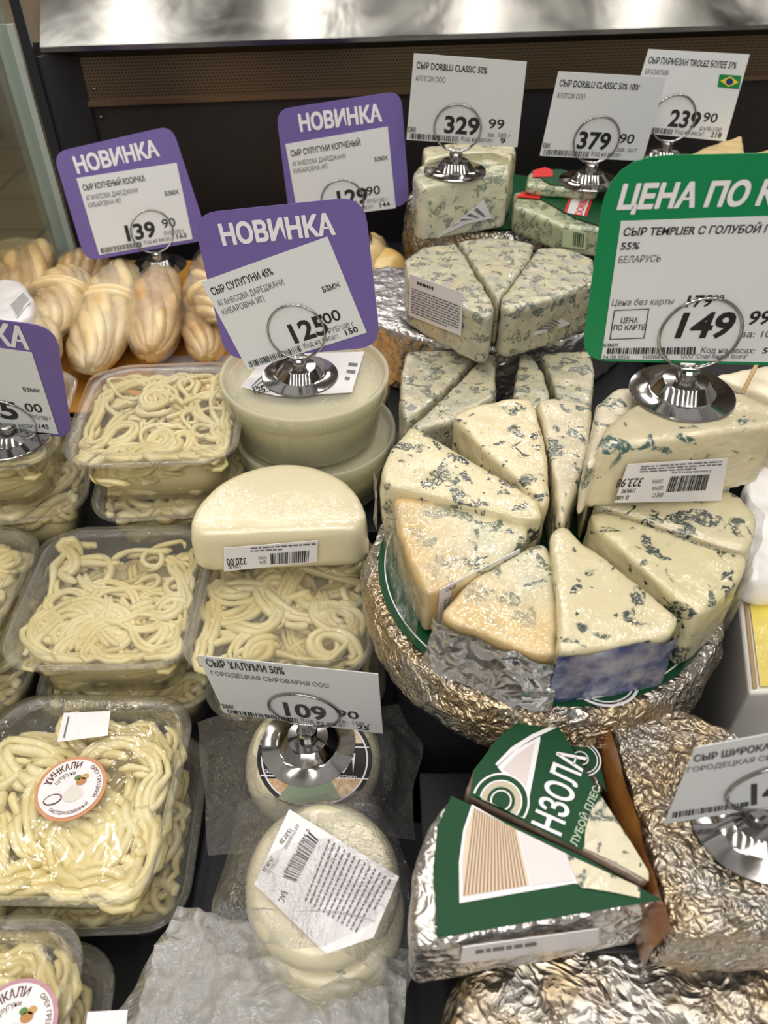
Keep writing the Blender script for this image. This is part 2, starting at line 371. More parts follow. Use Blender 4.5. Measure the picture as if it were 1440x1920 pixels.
dd = mth('SQRT', mth('ADD', mth('MULTIPLY', fu, fu), mth('MULTIPLY', fv, fv))); hole = mth('LESS_THAN', dd, .30)
p_ = N(nt, 'ShaderNodeBsdfPrincipled', Roughness=.38, Metallic=.9); cm = N(nt, 'ShaderNodeMix', _data_type='RGBA'); L.new(hole, cm.inputs[0]); cm.inputs[6].default_value = (.19, .14, .085, 1); cm.inputs[7].default_value = (.006, .005, .004, 1)
L.new(cm.outputs[2], p_.inputs['Base Color']); mt = mth('MULTIPLY', mth('SUBTRACT', 1., hole), .9); L.new(mt, p_.inputs['Metallic']); L.new(p_.outputs[0], out.inputs[0]); GRILLE = m
s0 = (backz(148, 150, D) - bk(0, D, 0)).dot(dv)
gr = part('air_grille', slab(bk(s0, D, g1), bk(1.1, D, g1), bk(1.1, D, g0), bk(s0, D, g0), .0015), GRILLE, case, smooth=False, label='perforated brown metal air grille')
part('grille_rail', slab(bk(s0, D - .002, g1 - .003), bk(1.1, D - .002, g1 - .003), bk(1.1, D - .002, g1 + .002), bk(s0, D - .002, g1 + .002), .003), plain('bronze_rail', (.20, .14, .09), .35, .9), case, smooth=False)
for i, (px, py) in enumerate(((178, 166), (190, 218))):
    q = backz(px, py, D); vs, fs = lathe([(.0001, .002), (.0015, .0016), (.0022, 0)], 10); me = mesh(vs, fs); me.transform(Matrix.Translation(q - dn * .0015) @ Matrix.Rotation(math.radians(90), 4, 'X')); part('screw', me, CHROME, case)
# left side frame and glass
lp = Pl(bk(-.005, 0, 0), dv)
fr = [bk(-.012, -.02, 0), bk(-.012, D, 0), bk(-.012, D, zs), bk(-.012, -.02, zs)]
part('side_frame', slab(bk(-.004, -.01, 0), bk(s0 + .002, D - .001, 0), bk(s0 + .002, D - .001, zs - .006), bk(-.004, -.01, zs - .006), .004), plain('graphite_frame', (.035, .036, .042), .4), case, smooth=False)
part('side_post', slab(bk(-.012, -.012, 0), bk(-.003, -.012, 0), bk(-.003, -.012, zs + .05), bk(-.012, -.012, zs + .05), .006), plain('black_post', (.015, .016, .02), .3), case, smooth=False)
GLASS = film('glass_pane', (.90, .95, .92), gloss=.15, haze=.03, bump=.0)
part('glass_pane', slab(bk(-.020, .0, .2), Vector((-.42, .05, .2)), Vector((-.42, .05, zs + .08)), bk(-.020, .0, zs + .08), .004), GLASS, case, smooth=False)
part('glass_edge', slab(bk(-.034, -.004, .2), bk(-.016, -.004, .2), bk(-.016, -.004, zs + .02), bk(-.034, -.004, zs + .02), .005), plain('pale_glass_edge', (.55, .62, .58), .25), case, smooth=False)
# black stepped risers that carry the goods
def riser(x0, x1, y0, y1, z, lab):
    r = thing('display_riser', lab, 'riser', ((x0 + x1) / 2, (y0 + y1) / 2, 0), 0, 'black display risers'); part('riser_body', box(x0, x1, y0, y1, .0002, z, .002), BLACKP, r)
part('case_floor', box(-.5, .65, -.15, .95, -.02, 0), BLACKP, case, smooth=False)
riser(-.345, -.101, .02, .262, .079, 'black riser under the front punnets with stickers')
riser(-.345, -.003, .264, .385, .104, 'black riser under the middle row of punnets')
riser(-.345, -.09, .387, .50, .159, 'black riser under the rear punnets beside the bucket')
riser(-.088, .0, .402, .525, .169, 'black riser under the stacked buckets')
riser(-.305, .0, .528, .80, .194, 'black riser under the orange mat and smoked cheeses')
riser(-.099, -.001, .0, .262, .135, 'black riser under the bagged halloumi rounds')
riser(.002, .40, -.02, .205, .134, 'black riser at the front right under the board')
riser(.002, .225, .412, .835, .20, 'black riser under the grey wedges and half foil wheel')
riser(.227, .50, .45, .80, .235, 'black riser at the back right under the hard cheese')
vs, fs = lathe([(.080, .0), (.080, .201), (.077, .2050)], 48); me = mesh(vs, fs); me.transform(Matrix.Translation((.0863, .2935, 0))); pe = thing('round_pedestal', 'black round pedestal under the big foil-wrapped wheel', 'pedestal', (.0863, .2935, 0)); part('pedestal_body', me, BLACKP, pe)

# floor, wall beyond the glass
def struct(name, me, mat): o = part(name, me, mat, smooth=False); o['kind'] = 'structure'; return o
m, nt, out = newmat('tiled_floor'); L = nt.links; v = coords(nt); br = N(nt, 'ShaderNodeTexBrick', Scale=1.0); L.new(v, br.inputs['Vector'])
br.inputs['Color1'].default_value = (.40, .31, .18, 1); br.inputs['Color2'].default_value = (.33, .26, .16, 1); br.inputs['Mortar'].default_value = (.07, .055, .04, 1)
br.inputs['Brick Width'].default_value = .4; br.inputs['Row Height'].default_value = .4; br.inputs['Mortar Size'].default_value = .008; br.offset = 0
p_ = N(nt, 'ShaderNodeBsdfPrincipled', Roughness=.3); L.new(br.outputs[0], p_.inputs['Base Color']); L.new(p_.outputs[0], out.inputs[0])
struct('floor', box(-5, 5, -3, 6, -.92, -.9), m)
struct('wall_back', box(-5, 5, 5.0, 5.1, -.9, 2.6), plain('store_wall', (.5, .45, .34), .6, vcol=(.25, .20, .15), vscale=2))
struct('wall_left', box(-2.35, -2.3, .2, 5.0, -.9, 2.6), plain('brown_store_wall', (.40, .26, .12), .5, vcol=(.26, .15, .07), vscale=3))
struct('ceiling', box(-5, 5, -3, 6, 2.6, 2.65), plain('store_ceiling', (.25, .24, .22), .8))
cb = thing('store_cabinet', 'brown wooden store cabinet beyond the glass at the far left', 'cabinet', (-1.35, 1.2, -.9))
part('body', box(-1.6, -1.12, 1.35, 2.2, -.9, .12, .01), plain('brown_wood', (.36, .19, .07), .45, var=.3, vscale=6), cb)
part('top', box(-1.62, -1.1, 1.33, 2.22, .12, .15, .005), plain('pale_top', (.42, .38, .28), .4), cb)

# ------------------------------------------------------------ price signs
def Rq(q):
    return Matrix.Rotation(q[3], 3, 'Z') @ Matrix.Rotation(q[4], 3, 'X') @ Matrix.Rotation(q[5], 3, 'Y')
SB = None; SR = None
def price_sign(label, q, ring, corners, frame=None, framemat=None, frad=.012, zbase=None, paper=WHITE, rr=.0192, paper_rad=0):
    global SB, SR
    Rm = Rq(q); n = Rm @ Vector((0, -1, 0)); pl = Pl(q[:3], n)
    Xr = pl.hit(*ring); zb = zbase if zbase is not None else Xr.z - .0345
    root = thing('price_sign', label, 'price sign', (Xr.x, Xr.y, zb), 0, 'price signs on chrome ring stands')
    hz = Xr.z - rr - zb                       # where the ring meets the neck
    if SB is None:
        vs, fs = lathe([(.0262, 0), (.0266, .0008), (.0262, .0016), (.0180, .0024), (.0165, .0030), (.0120, .0085), (.0112, .0092), (.0052, .0098), (.0048, .0125), (.0058, .0150), (.0050, .0165)], 48); SB = mesh(vs, fs)
        pth = [(rr * math.cos(a), (-.0011 if k < 41 else .0011) , rr * math.sin(a)) for k, a in enumerate([-math.pi / 2 + 2 * math.pi * k / 40 for k in range(82)])]
        for i in range(36, 46): pth[i] = (pth[i][0], -.0011 + .0022 * (i - 36) / 9, pth[i][2])
        vs, fs = tube(pth, .00075, 8); SR = mesh(vs, fs)
        for p_ in SR.polygons: p_.use_smooth = True
        SB.shade_smooth(); SB.set_sharp_from_angle(angle=math.radians(28)); SB.materials.append(CHROME); SR.materials.append(CHROME)
    b = part('sign_base', SB, None, root, M=W[root] @ Matrix.Diagonal((1, 1, max(.6, hz / .0165 + .02), 1)), smooth=False)
    part('clip_ring', SR, None, root, M=Matrix.Translation(Xr) @ Rm.to_4x4(), smooth=False)
    fd = None
    if frame: fd = decal('sign_card', root, pl, frame, framemat, off=0.0, th=.0006, rad=frad)
    wd = decal('price_label', root, pl, corners, paper, off=.0005 if frame else .0, th=.0003, rad=paper_rad)
    return root, pl, fd, wd
def standard(wd, pl, c, title, lines, price, cents, unit, code, bz=None, seed=1, pw=(.33, .64), title_end=.66, tcap=.078, y_title=.17, codetext='Код на весах:'):
    """c: label corners TL TR BR BL in pixels; text is laid out as fractions of the label"""
    TL, TR, BR, BL = c
    f = lambda u, v: lerp(lerp(TL, TR, u), lerp(BL, BR, u), v)
    hpx = math.hypot(BL[0] - TL[0], BL[1] - TL[1])
    def t(s, u0, u1, v, cap, mat=BLACKINK, bold=.018, **k): txt(wd, pl, s, f(u0, v), f(u1, v), cap * hpx, mat, bold, **k)
    t(title, .035, title_end, y_title, tcap)
    for (s, e, v) in lines: t(s, .035, e, v, .062, GREYINK, .004)
    t(price, pw[0], pw[1], .885, .20, bold=.03); t(cents, .72, .86, .80, .115, bold=.012)
    t(unit, .72, .93, .90, .055, GREYINK, .004); t(codetext, .49, .78, .965, .055, GREYINK, .004); t(code, .84, .84 + .028 * len(code) + .02, .965, .06, bold=.02)
    if bz: t('БЗМЖ', bz[0], bz[1], bz[2], .058, bold=.02)
    barcode(wd, pl, f(.03, .92), f(.47, .92), f(.47, .985), f(.03, .985), 40, seed)

c329 = [(776, 100), (988, 116), (970, 276), (762, 262)]
r, pl, _, wd = price_sign('white price sign reading 329 99 on the tall blue cheese wedge at the back', [.0656, .6812, .3791, -.1099, .1575, .0393], (858, 240), c329)
standard(wd, pl, c329, 'СЫР DORBLU CLASSIC 50%', [('АЛЛГОИ ООО', .30, .31)], '329', '99', 'за: 100 г', '9', (.01, .08, .905), 3)
c379 = [(1047, 134), (1250, 145), (1205, 302), (1012, 292)]
r, pl, _, wd = price_sign('white price sign reading 379 90 above the small green blue cheese packs', [.1811, .6975, .3631, .0249, .0939, .0567], (1118, 262), c379)
standard(wd, pl, c379, 'СЫР DORBLU CLASSIC 50% 100г', [('АЛЛГОИ ООО', .30, .31)], '379', '90', 'за: шт.', '', (.01, .08, .905), 4, title_end=.78)
c239 = [(1216, 92), (1406, 102), (1360, 265), (1170, 246)]
r, pl, _, wd = price_sign('white price sign reading 239 90 with a small flag print at the back right', [.2646, .7464, .3683, -.03, -.0388, .063], (1262, 222), c239)
standard(wd, pl, c239, 'СЫР ПАРМЕЗАН TIROLEZ БОЛЕЕ 37%', [('БРАЗИЛИЯ', .26, .30)], '239', '90', 'руб/100', '218', (.01, .08, .9), 5, title_end=.90, pw=(.40, .70))
fl = [(1349, 139), (1390, 142), (1386, 167), (1345, 163)]; fc = lambda u, v: lerp(lerp(fl[0], fl[1], u), lerp(fl[3], fl[2], u), v)
quads(wd, pl, [fl], plain('flag_green', (.0, .22, .06), .5), .0003, 'flag_print'); quads(wd, pl, [[fc(.5, .1), fc(.92, .5), fc(.5, .9), fc(.08, .5)]], plain('flag_yellow', (.8, .62, .03), .5), .0005, 'flag_print')
quads(wd, pl, [[fc(.5 + .17 * math.cos(a), .5 + .26 * math.sin(a)) for a in [k * math.pi / 6 for k in range(12)]]], plain('flag_blue', (.01, .03, .22), .5), .0007, 'flag_print')

c139 = [(143, 334), (331, 305), (361, 448), (186, 478)]
r, pl, fd, wd = price_sign('purple price card reading 139 90 standing behind the smoked braids at left', [-.2284, .7194, .2792, .4155, -.2448, -.0132], (285, 434), c139, [(99, 286), (322, 235), (392, 449), (160, 490)], PURPLE)
txt(fd, pl, 'НОВИНКА', (145, 325), (300, 291), 31, WHITEINK, .02)
standard(wd, pl, c139, 'СЫР КОПЧЕНЫЙ КОСИЧКА', [('АГАНЕСОВА ДАРЕДЖАНИ', .56, .30), ('КИБАРОВНА ИП', .37, .395)], '139', '90', 'РУБ/100 г', '163', (.82, .96, .40), 6)
c129 = [(535, 270), (727, 237), (742, 390), (560, 412)]
r, pl, fd, wd = price_sign('purple price card reading 129 90, rearmost of the purple cards', [-.0372, .7089, .3128, .0689, -.0703, -.1127], (642, 378), c129, [(517, 206), (752, 170), (768, 383), (545, 425)], PURPLE)
txt(fd, pl, 'НОВИНКА', (563, 246), (717, 226), 31, WHITEINK, .02)
standard(wd, pl, c129, 'СЫР СУЛУГУНИ КОПЧЕНЫЙ', [('АГАНЕСОВА ДАРЕДЖАНИ', .56, .30), ('КИБАРОВНА ИП', .37, .395)], '129', '90', 'РУБ/100 г', '144', (.84, .97, .40), 7, pw=(.42, .73), title_end=.72)
c125 = [(377, 528), (614, 443), (688, 623), (465, 693)]
r, pl, fd, wd = price_sign('purple price card reading 125 00 with a tilted white label, on the lidded bucket', [-.0644, .4636, .3121, -.0924, -.0571, -.368], (556, 622), c125, [(360, 401), (683, 368), (714, 650), (424, 676)], PURPLE, .016)
txt(fd, pl, 'НОВИНКА', (418, 459), (630, 438), 38, WHITEINK, .02)
standard(wd, pl, c125, 'СЫР СУЛУГУНИ 45%', [('АГАНЕСОВА ДАРЕДЖАНИ', .56, .30), ('КИБАРОВНА ИП', .37, .395)], '125', '00', 'РУБ/100 г', '150', (.81, .95, .50), 8, pw=(.44, .73), title_end=.52)
c109 = [(370, 1229), (709, 1264), (718, 1376), (421, 1337)]
r, pl, fd, wd = price_sign('white price sign reading 109 90 standing on the round halloumi cheese', [-.0458, .2329, .2127, -.1437, .151, -.0164], (571, 1330), c109)
standard(wd, pl, c109, 'СЫР ХАЛУМИ 50%', [('ГОРОДЕЦКАЯ СЫРОВАРНЯ ООО', .71, .32)], '109', '90', 'за: 100 г', '25', (.01, .08, .90), 9, title_end=.47, tcap=.11, pw=(.40, .66))
c149 = [(1164, 414), (1565, 400), (1532, 680), (1127, 672)]
r, pl, fd, wd = price_sign('large green price card reading 149 99 at the right edge', [.1508, .336, .3857, -.057, .0269, -.0671], (1312, 625), c149, [(1141, 293), (1610, 284), (1565, 688), (1089, 676)], GREEN, [.024, .024, .014, .014])
txt(fd, pl, 'ЦЕНА ПО КАРТЕ', (1156, 391), (1590, 378), 44, WHITEINK, .02, shear=.12)
txt(wd, pl, 'СЫР TEMPLIER С ГОЛУБОЙ ПЛЕСЕНЬЮ', (1167, 441), (1547, 432), 15, BLACKINK, .018, shear=.1)
txt(wd, pl, '55%', (1162, 467), (1197, 466), 14, BLACKINK, .018, shear=.1)
txt(wd, pl, 'БЕЛАРУСЬ', (1158, 492), (1237, 489), 13, GREYINK, .004, shear=.1)
txt(wd, pl, 'Цена без карты', (1146, 572), (1261, 569), 12, GREYINK, .004, shear=.1)
txt(wd, pl, '179', (1284, 574), (1332, 573), 22, BLACKINK, .02, shear=.1); txt(wd, pl, '99', (1335, 563), (1355, 562), 11, BLACKINK, .01, shear=.1)
txt(wd, pl, 'ЦЕНА', (1163, 604), (1195, 604), 10, BLACKINK, .015); txt(wd, pl, 'ПО КАРТЕ', (1149, 618), (1208, 617), 10, BLACKINK, .015)
bx = [(1151, 580), (1217, 577), (1208, 633), (1142, 636)]
cen = (1180, 606); inn = [lerp(p, cen, .06) for p in bx]
quads(wd, pl, [[bx[i], bx[(i + 1) % 4], inn[(i + 1) % 4], inn[i]] for i in range(4)], BLACKINK, .0003, 'price_box')
txt(wd, pl, '149', (1264, 631), (1366, 630), 47, BLACKINK, .03, shear=.12); txt(wd, pl, '99', (1399, 607), (1440, 606), 26, BLACKINK, .02, shear=.1)
txt(wd, pl, 'за: 100 г', (1387, 631), (1470, 631), 13, GREYINK, .004); txt(wd, pl, 'БЗМЖ', (1131, 649), (1159, 648), 6, BLACKINK, .02)
txt(wd, pl, 'Код на весах:', (1313, 660), (1413, 661), 11, GREYINK, .008); txt(wd, pl, '54', (1428, 661), (1447, 661), 11, BLACKINK, .02)
barcode(wd, pl, (1139, 651), (1305, 649), (1304, 663), (1137, 662), 52, 10)
txt(wd, pl, '04.08.2026', (1129, 672), (1179, 671), 7, GREYINK, .004); txt(wd, pl, '1008849', (1205, 671), (1250, 671), 7, GREYINK, .004); txt(wd, pl, 'ООО "Спар Миддл Волга"', (1276, 670), (1400, 671), 8, GREYINK, .004)
c145 = [(-215, 622), (60, 660), (110, 813), (-165, 785)]
r, pl, fd, wd = price_sign('purple price card with code 145, cut off by the left edge of the photo', [-.2514, .399, .2914, -.0031, .1771, .1242], (8, 790), c145, [(-262, 568), (103, 613), (137, 822), (-218, 788)], PURPLE, .014, zbase=.2525)
txt(fd, pl, 'НОВИНКА', (-190, 610), (56, 654), 38, WHITEINK, .02)
txt(wd, pl, 'БЗМЖ', (45, 732), (77, 735), 7, BLACKINK, .02); txt(wd, pl, '125', (-62, 772), (37, 786), 32, BLACKINK, .03); txt(wd, pl, '00', (50, 770), (82, 772), 16, BLACKINK, .012)
txt(wd, pl, 'РУБ/100 г', (58, 783), (97, 788), 8, GREYINK, .004); txt(wd, pl, 'Код на весах:', (0, 798), (66, 801), 8, GREYINK, .004); txt(wd, pl, '145', (74, 801), (93, 803), 8, BLACKINK, .02)
clr = [(1303, 1402), (1665, 1335), (1650, 1480), (1245, 1545)]
r, pl, fd, wd = price_sign('white price sign lying low and blurred at the lower right edge', [.175, .155, .284, .06, .03, -.09], (1455, 1475), clr, zbase=.2365)
txt(wd, pl, 'СЫР ШИРОКАЯ ЛОЩИНА', (1300, 1428), (1560, 1385), 12, BLACKINK, .02); txt(wd, pl, 'ГОРОДЕЦКАЯ СЫРОВАРНЯ', (1288, 1448), (1540, 1408), 9, GREYINK, .004)
txt(wd, pl, '149', (1408, 1508), (1500, 1490), 38, BLACKINK, .03); barcode(wd, pl, (1262, 1522), (1405, 1502), (1403, 1511), (1260, 1533), 40, 12)

# ------------------------------------------------------------ blue cheeses on the big wheel
CREAM = (.80, .74, .50); DARKV = (.018, .035, .035)
def wedge(label, outline, z1, z0, mat, tip, group=None, name='cheese_wedge', vox=.0021, amp=.0009, amp2=.0, bev=.0025, shrink=.012, bodylabel=None):
    pts = [P(x, y, z1) for x, y in outline]; T = P(*tip, z1)
    root = thing(name, label, 'cheese', (T.x, T.y, z0), 0, group)
    if shrink:
        c = sum((Vector((p.x, p.y)) for p in pts), Vector((0, 0))) / len(pts); pts = [Vector((c.x + (p.x - c.x) * (1 - shrink), c.y + (p.y - c.y) * (1 - shrink), z1)) for p in pts]
    me = organic(prism([(p.x, p.y) for p in pts], z0, z1, bev), vox, 4, amp, 90, amp2, 28, len(W))
    part('cheese_body', me, mat, root, label=bodylabel); return root
def skirt(name, root, line, z1, z0, mat, out=.0016, nz=8, amp=.0012, zt=.0, closed=False, label=None, flare=.0):
    """thin crumpled sheet round the rim; line = pixel points at height z1, outward side is the right-hand one"""
    pts = [P(x, y, z1) for x, y in line]; fine = []
    for i in range(len(pts) - 1):
        k = max(2, int((pts[i + 1] - pts[i]).length / .002))
        for j in range(k): fine.append(pts[i].lerp(pts[i + 1], j / k))
    fine.append(pts[-1]); n = len(fine); vs = []; fs = []
    c = W[root].translation
    for j in range(nz + 1):
        t = j / nz; z = (z1 + zt) * (1 - t) + z0 * t
        for i, p in enumerate(fine):
            d = Vector((p.x - c.x, p.y - c.y, 0)).normalized(); q = Vector((p.x, p.y, z))
            o = out + flare * t * t + amp * noise.noise(q * 160) + amp * .8 * noise.noise(q * 60) + amp
            vs.append(q + d * o + Vector((0, 0, (.0025 * noise.noise(q * 90)) if j == 0 else 0)))
    for j in range(nz):
        for i in range(n - 1): a = j * n + i; fs.append((a, a + 1, a + n + 1, a + n))
    return part(name, mesh(vs, fs), mat, root, label=label)
def sticker(root, pl, corners, label=None, off=.0012, mat=None): return decal('sticker', root, pl, corners, mat or STICK, off=off, th=.0004, label=label)

gW = 'blue cheese wedges arranged in a ring on the foil wheel'
mW = cheese('white_blue_cheese', (.78, .71, .47), DARKV, .68, 62, 1, fine=.5)
mW2 = cheese('white_blue_cheese_sparse', (.79, .72, .49), (.02, .04, .035), .52, 66, 9, fine=.4)
mT = cheese('tan_blue_cheese', (.76, .70, .50), (.06, .09, .075), .75, 70, 3, crust=(.62, .44, .19), r0=.035, r1=.065, mottle=(.60, .60, .44), mott=.55)
mT2 = cheese('tan_blue_cheese_pale', (.77, .71, .51), (.07, .10, .08), .55, 70, 5, crust=(.68, .50, .23), r0=.03, r1=.062, mottle=(.58, .58, .43), mott=.52)
LID = .247; TOP = .285
W1 = wedge('white blue cheese wedge at the left of the ring, above the tan wedge', [(770, 792), (860, 845), (940, 892), (1008, 930), (1024, 968), (985, 972), (850, 935), (716, 905), (710, 880), (732, 835)], TOP, LID, mW, (1022, 962), gW)
skirt('film_wrap', W1, [(770, 792), (732, 835), (710, 880), (716, 905)], TOP, LID, WRAP)
W2 = wedge('tan blue cheese wedge with deep blue veins at the left of the ring', [(735, 926), (800, 932), (900, 952), (998, 978), (990, 1012), (940, 1052), (870, 1090), (797, 1112), (768, 1055), (745, 990)], .279, LID, mT, (1000, 990), gW)
skirt('film_wrap', W2, [(735, 926), (745, 990), (768, 1055), (797, 1112)], .279, LID, WRAP, flare=.003)
sd = face(P(797, 1112, .279), P(990, 1012, .279)); sd = Pl(sd.p + sd.n * .0015, sd.n)
st = sticker(W2, sd, [(823, 1103), (972, 1028), (970, 1080), (818, 1170)], 'white paper ingredients sticker with small print', off=.001)
txt(st, sd, 'СЫР "АМБРОЛИН SCHONFELD" С', (833, 1108), (968, 1043), 6, GREYINK, .01); fineprint(st, sd, (830, 1122), (965, 1055), (962, 1078), (826, 1158), 7, 4)
W3 = wedge('tan blue cheese wedge with a foil rind at the front of the ring', [(1020, 1012), (1036, 1030), (1046, 1130), (1050, 1226), (1010, 1226), (950, 1206), (890, 1180), (835, 1160), (822, 1146), (880, 1085), (950, 1045), (990, 1022)], .279, LID, mT2, (1022, 1012), gW)
skirt('foil_rind', W3, [(1050, 1226), (1010, 1226), (950, 1206), (890, 1180), (835, 1160), (822, 1146)], .277, LID - .001, foilmat('film_over_foil', (.70, .70, .72), .22, 120, .8), out=.002, amp=.0022, flare=.004, label='crumpled foil rind around the outer edge')
W4 = wedge('white blue cheese wedge with a blue printed rind at the front of the ring', [(1042, 985), (1062, 982), (1090, 1010), (1150, 1055), (1220, 1108), (1275, 1155), (1266, 1188), (1200, 1202), (1130, 1212), (1046, 1222), (1044, 1120), (1034, 1030), (1030, 1000)], TOP, LID, mW2, (1048, 982), gW)
BLUEF = plain('blue_printed_foil', (.48, .50, .60), .25, .5, .7, bump=.9, bscale=120, vcol=(.03, .06, .26), vscale=95)
skirt('printed_rind', W4, [(1275, 1155), (1266, 1188), (1200, 1202), (1130, 1212), (1046, 1222)], .283, LID, BLUEF, out=.001, amp=.0012, label='blue and silver printed foil band')
W5 = wedge('white blue cheese wedge at the right of the ring, with a clean cut side', [(1102, 952), (1160, 962), (1240, 990), (1330, 1018), (1404, 1038), (1400, 1072), (1370, 1108), (1335, 1140), (1310, 1156), (1250, 1105), (1180, 1042), (1112, 985)], .287, LID, cheese('white_blue_cheese_b', (.77, .71, .46), DARKV, .62, 60, 14, fine=.4), (1100, 958), gW)
skirt('film_wrap', W5, [(1404, 1038), (1400, 1072), (1370, 1108), (1335, 1140), (1310, 1156)], .287, LID, WRAP)
W6 = wedge('white blue cheese wedge at the right of the ring, under the tall wrapped piece', [(1110, 942), (1130, 900), (1250, 880), (1390, 925), (1424, 968), (1418, 1012), (1403, 1034), (1330, 1012), (1240, 984), (1165, 956)], TOP, LID, cheese('white_blue_cheese_c', (.75, .69, .48), DARKV, .6, 58, 22, fine=.3), (1105, 945), gW)
skirt('film_wrap', W6, [(1390, 925), (1424, 968), (1418, 1012), (1403, 1034)], TOP, LID, WRAP)
W7 = wedge('cream blue cheese wedge at the top of the ring with a grey veined side', [(846, 775), (890, 756), (940, 745), (1000, 742), (1018, 800), (1030, 870), (1032, 938), (1020, 945), (960, 888), (900, 835)], .287, LID, cheese('cream_blue_cheese', (.82, .72, .48), DARKV, .48, 60, 31, fine=.5), (1030, 950), gW)
W8 = wedge('narrow pale wedge with dark cracks at the top right of the ring', [(1005, 744), (1060, 744), (1112, 752), (1108, 830), (1090, 900), (1062, 978), (1046, 975), (1040, 900), (1026, 830)], .286, LID, cheese('pale_blue_cheese', (.76, .69, .50), (.03, .06, .05), .62, 56, 43, fine=.4), (1052, 985), gW)
W9 = wedge('white blue cheese wedge at the right of the ring, hidden behind the green price card', [(1118, 750), (1250, 770), (1340, 810), (1385, 880), (1370, 905), (1250, 875), (1130, 893), (1100, 935), (1098, 890)], .284, LID, mW, (1080, 950), gW)

# foil wheel below with its green printed lid
def foil_wheel(label, c, r, z0, z1, name='foil_cheese_wheel', group=None, mat=None, bulge=.004, seed=0):
    root = thing(name, label, 'cheese wheel', (c[0], c[1], z0), 0, group)
    prof = [(.0, z0), (r - .006, z0), (r - .001, z0 + .003)]; n = 9
    for i in range(n + 1):
        t = i / n; prof.append((r + bulge * math.sin(math.pi * t), z0 + .004 + (z1 - z0 - .008) * t))
    prof += [(r - .001, z1 - .001), (r - .004, z1)] + [(r - .004 - k * (r - .004) / 12, z1) for k in range(1, 12)] + [(.0005, z1)]
    N_ = 190; vs, fs = lathe(prof, N_)
    out_ = []
    for i, v in enumerate(vs):
        v = Vector(v); d = Vector((v.x, v.y, 0)); d = d.normalized() if d.length > 0 else Vector((1, 0, 0)); u = (v.z - z0) / (z1 - z0)
        a = .0022 * noise.noise(Vector((v.x * 60 + seed, v.y * 60, v.z * 150))) + .0016 * abs(noise.noise(Vector((v.x * 170, v.y * 170 + seed, v.z * 240))))
        tp = v.z > z1 - .0005
        v2 = v + (d * a if not tp else Vector((0, 0, (.0007 * noise.noise(v * 90) if d.length else 0) - .0003)))
        out_.append(v2 + Vector((c[0], c[1], 0)))
    o = part('foil_body', mesh(out_, fs), mat or FOILW, root); return root
FW = foil_wheel('big foil-wrapped cheese wheel with a green printed lid under the ring of wedges', (.0863, .2935), .0945, .2055, .2455)
vs, fs = lathe([(.0895, .2458), (.0895, .2466)], 96); me = mesh(vs, fs); me.transform(Matrix.Translation((.0863, .2935, 0)))
lidp = part('printed_lid', me, DKGREEN, FW, smooth=False, label='dark green printed paper lid with white rings'); lidp['_off'] = .2466
def ringp(cx, cy, r0, r1, z, n=48, a0=0, a1=2 * math.pi):
    vs = []; fs = []
    for i in range(n + 1):
        a = a0 + (a1 - a0) * i / n
        for r in (r0, r1): vs.append((cx + r * math.cos(a), cy + r * math.sin(a), z))
    for i in range(n): fs.append((2 * i, 2 * i + 1, 2 * i + 3, 2 * i + 2))
    return mesh(vs, fs)
cc = P(1128, 1265, LID)
for r0, r1 in ((.0165, .0178), (.0148, .0155), (.006, .0075)): part('print', ringp(cc.x, cc.y, r0, r1, .2469), WHITEINK, lidp, smooth=False)
part('print', ringp(.0863, .2935, .0855, .0862, .2469, 90), WHITEINK, lidp, smooth=False)

# tall wrapped piece carrying the green card
tz = .329
TP = wedge('large wrapped white blue cheese piece under the green price card', [(1115, 842), (1135, 800), (1175, 765), (1205, 745), (1290, 722), (1370, 720), (1450, 755), (1475, 790), (1440, 797)], tz, .289, cheese('templier_cheese', (.78, .71, .50), (.03, .10, .09), .42, 50, 51, fine=.3, coat=.9), (1300, 760), amp=.0008, amp2=.0012)
sd = face(P(1130, 868, tz), P(1440, 806, tz)); fp = face(P(1115, 842, tz), P(1440, 797, tz)); fp = Pl(fp.p + fp.n * .0018, fp.n)
st = sticker(TP, fp, [(1175, 868), (1362, 857), (1350, 936), (1150, 940)], 'white upside-down weight sticker with barcode and 323.98')
txt(st, fp, '323.98', (1205, 893), (1157, 895), 16, BLACKINK, .01); barcode(st, fp, (1255, 890), (1328, 886), (1320, 916), (1246, 919), 30, 21)
txt(st, fp, '2366667001634', (1333, 878), (1258, 881), 4, GREYINK, .01); fineprint(st, fp, (1200, 870), (1350, 860), (1350, 876), (1196, 884), 3, 22)
for i, s_ in enumerate(('СУММА', 'ЦЕНА', 'ВЕС')): txt(st, fp, s_, (1242, 895 + i * 13), (1222, 896 + i * 13), 7, GREYINK, .01)
txt(st, fp, '1799.90', (1190, 912), (1165, 914), 8, BLACKINK, .01); txt(st, fp, '0.180', (1178, 925), (1152, 927), 8, BLACKINK, .01)
TS = wedge('narrow wrapped cheese slice standing beside the large wrapped piece', [(1122, 752), (1158, 722), (1205, 722), (1196, 752), (1152, 812), (1128, 850), (1106, 880), (1098, 865)], .323, .289, cheese('slice_cheese', (.83, .76, .60), (.05, .09, .07), .55, 60, 61, fine=.4, coat=.9), (1150, 790), amp=.0009)

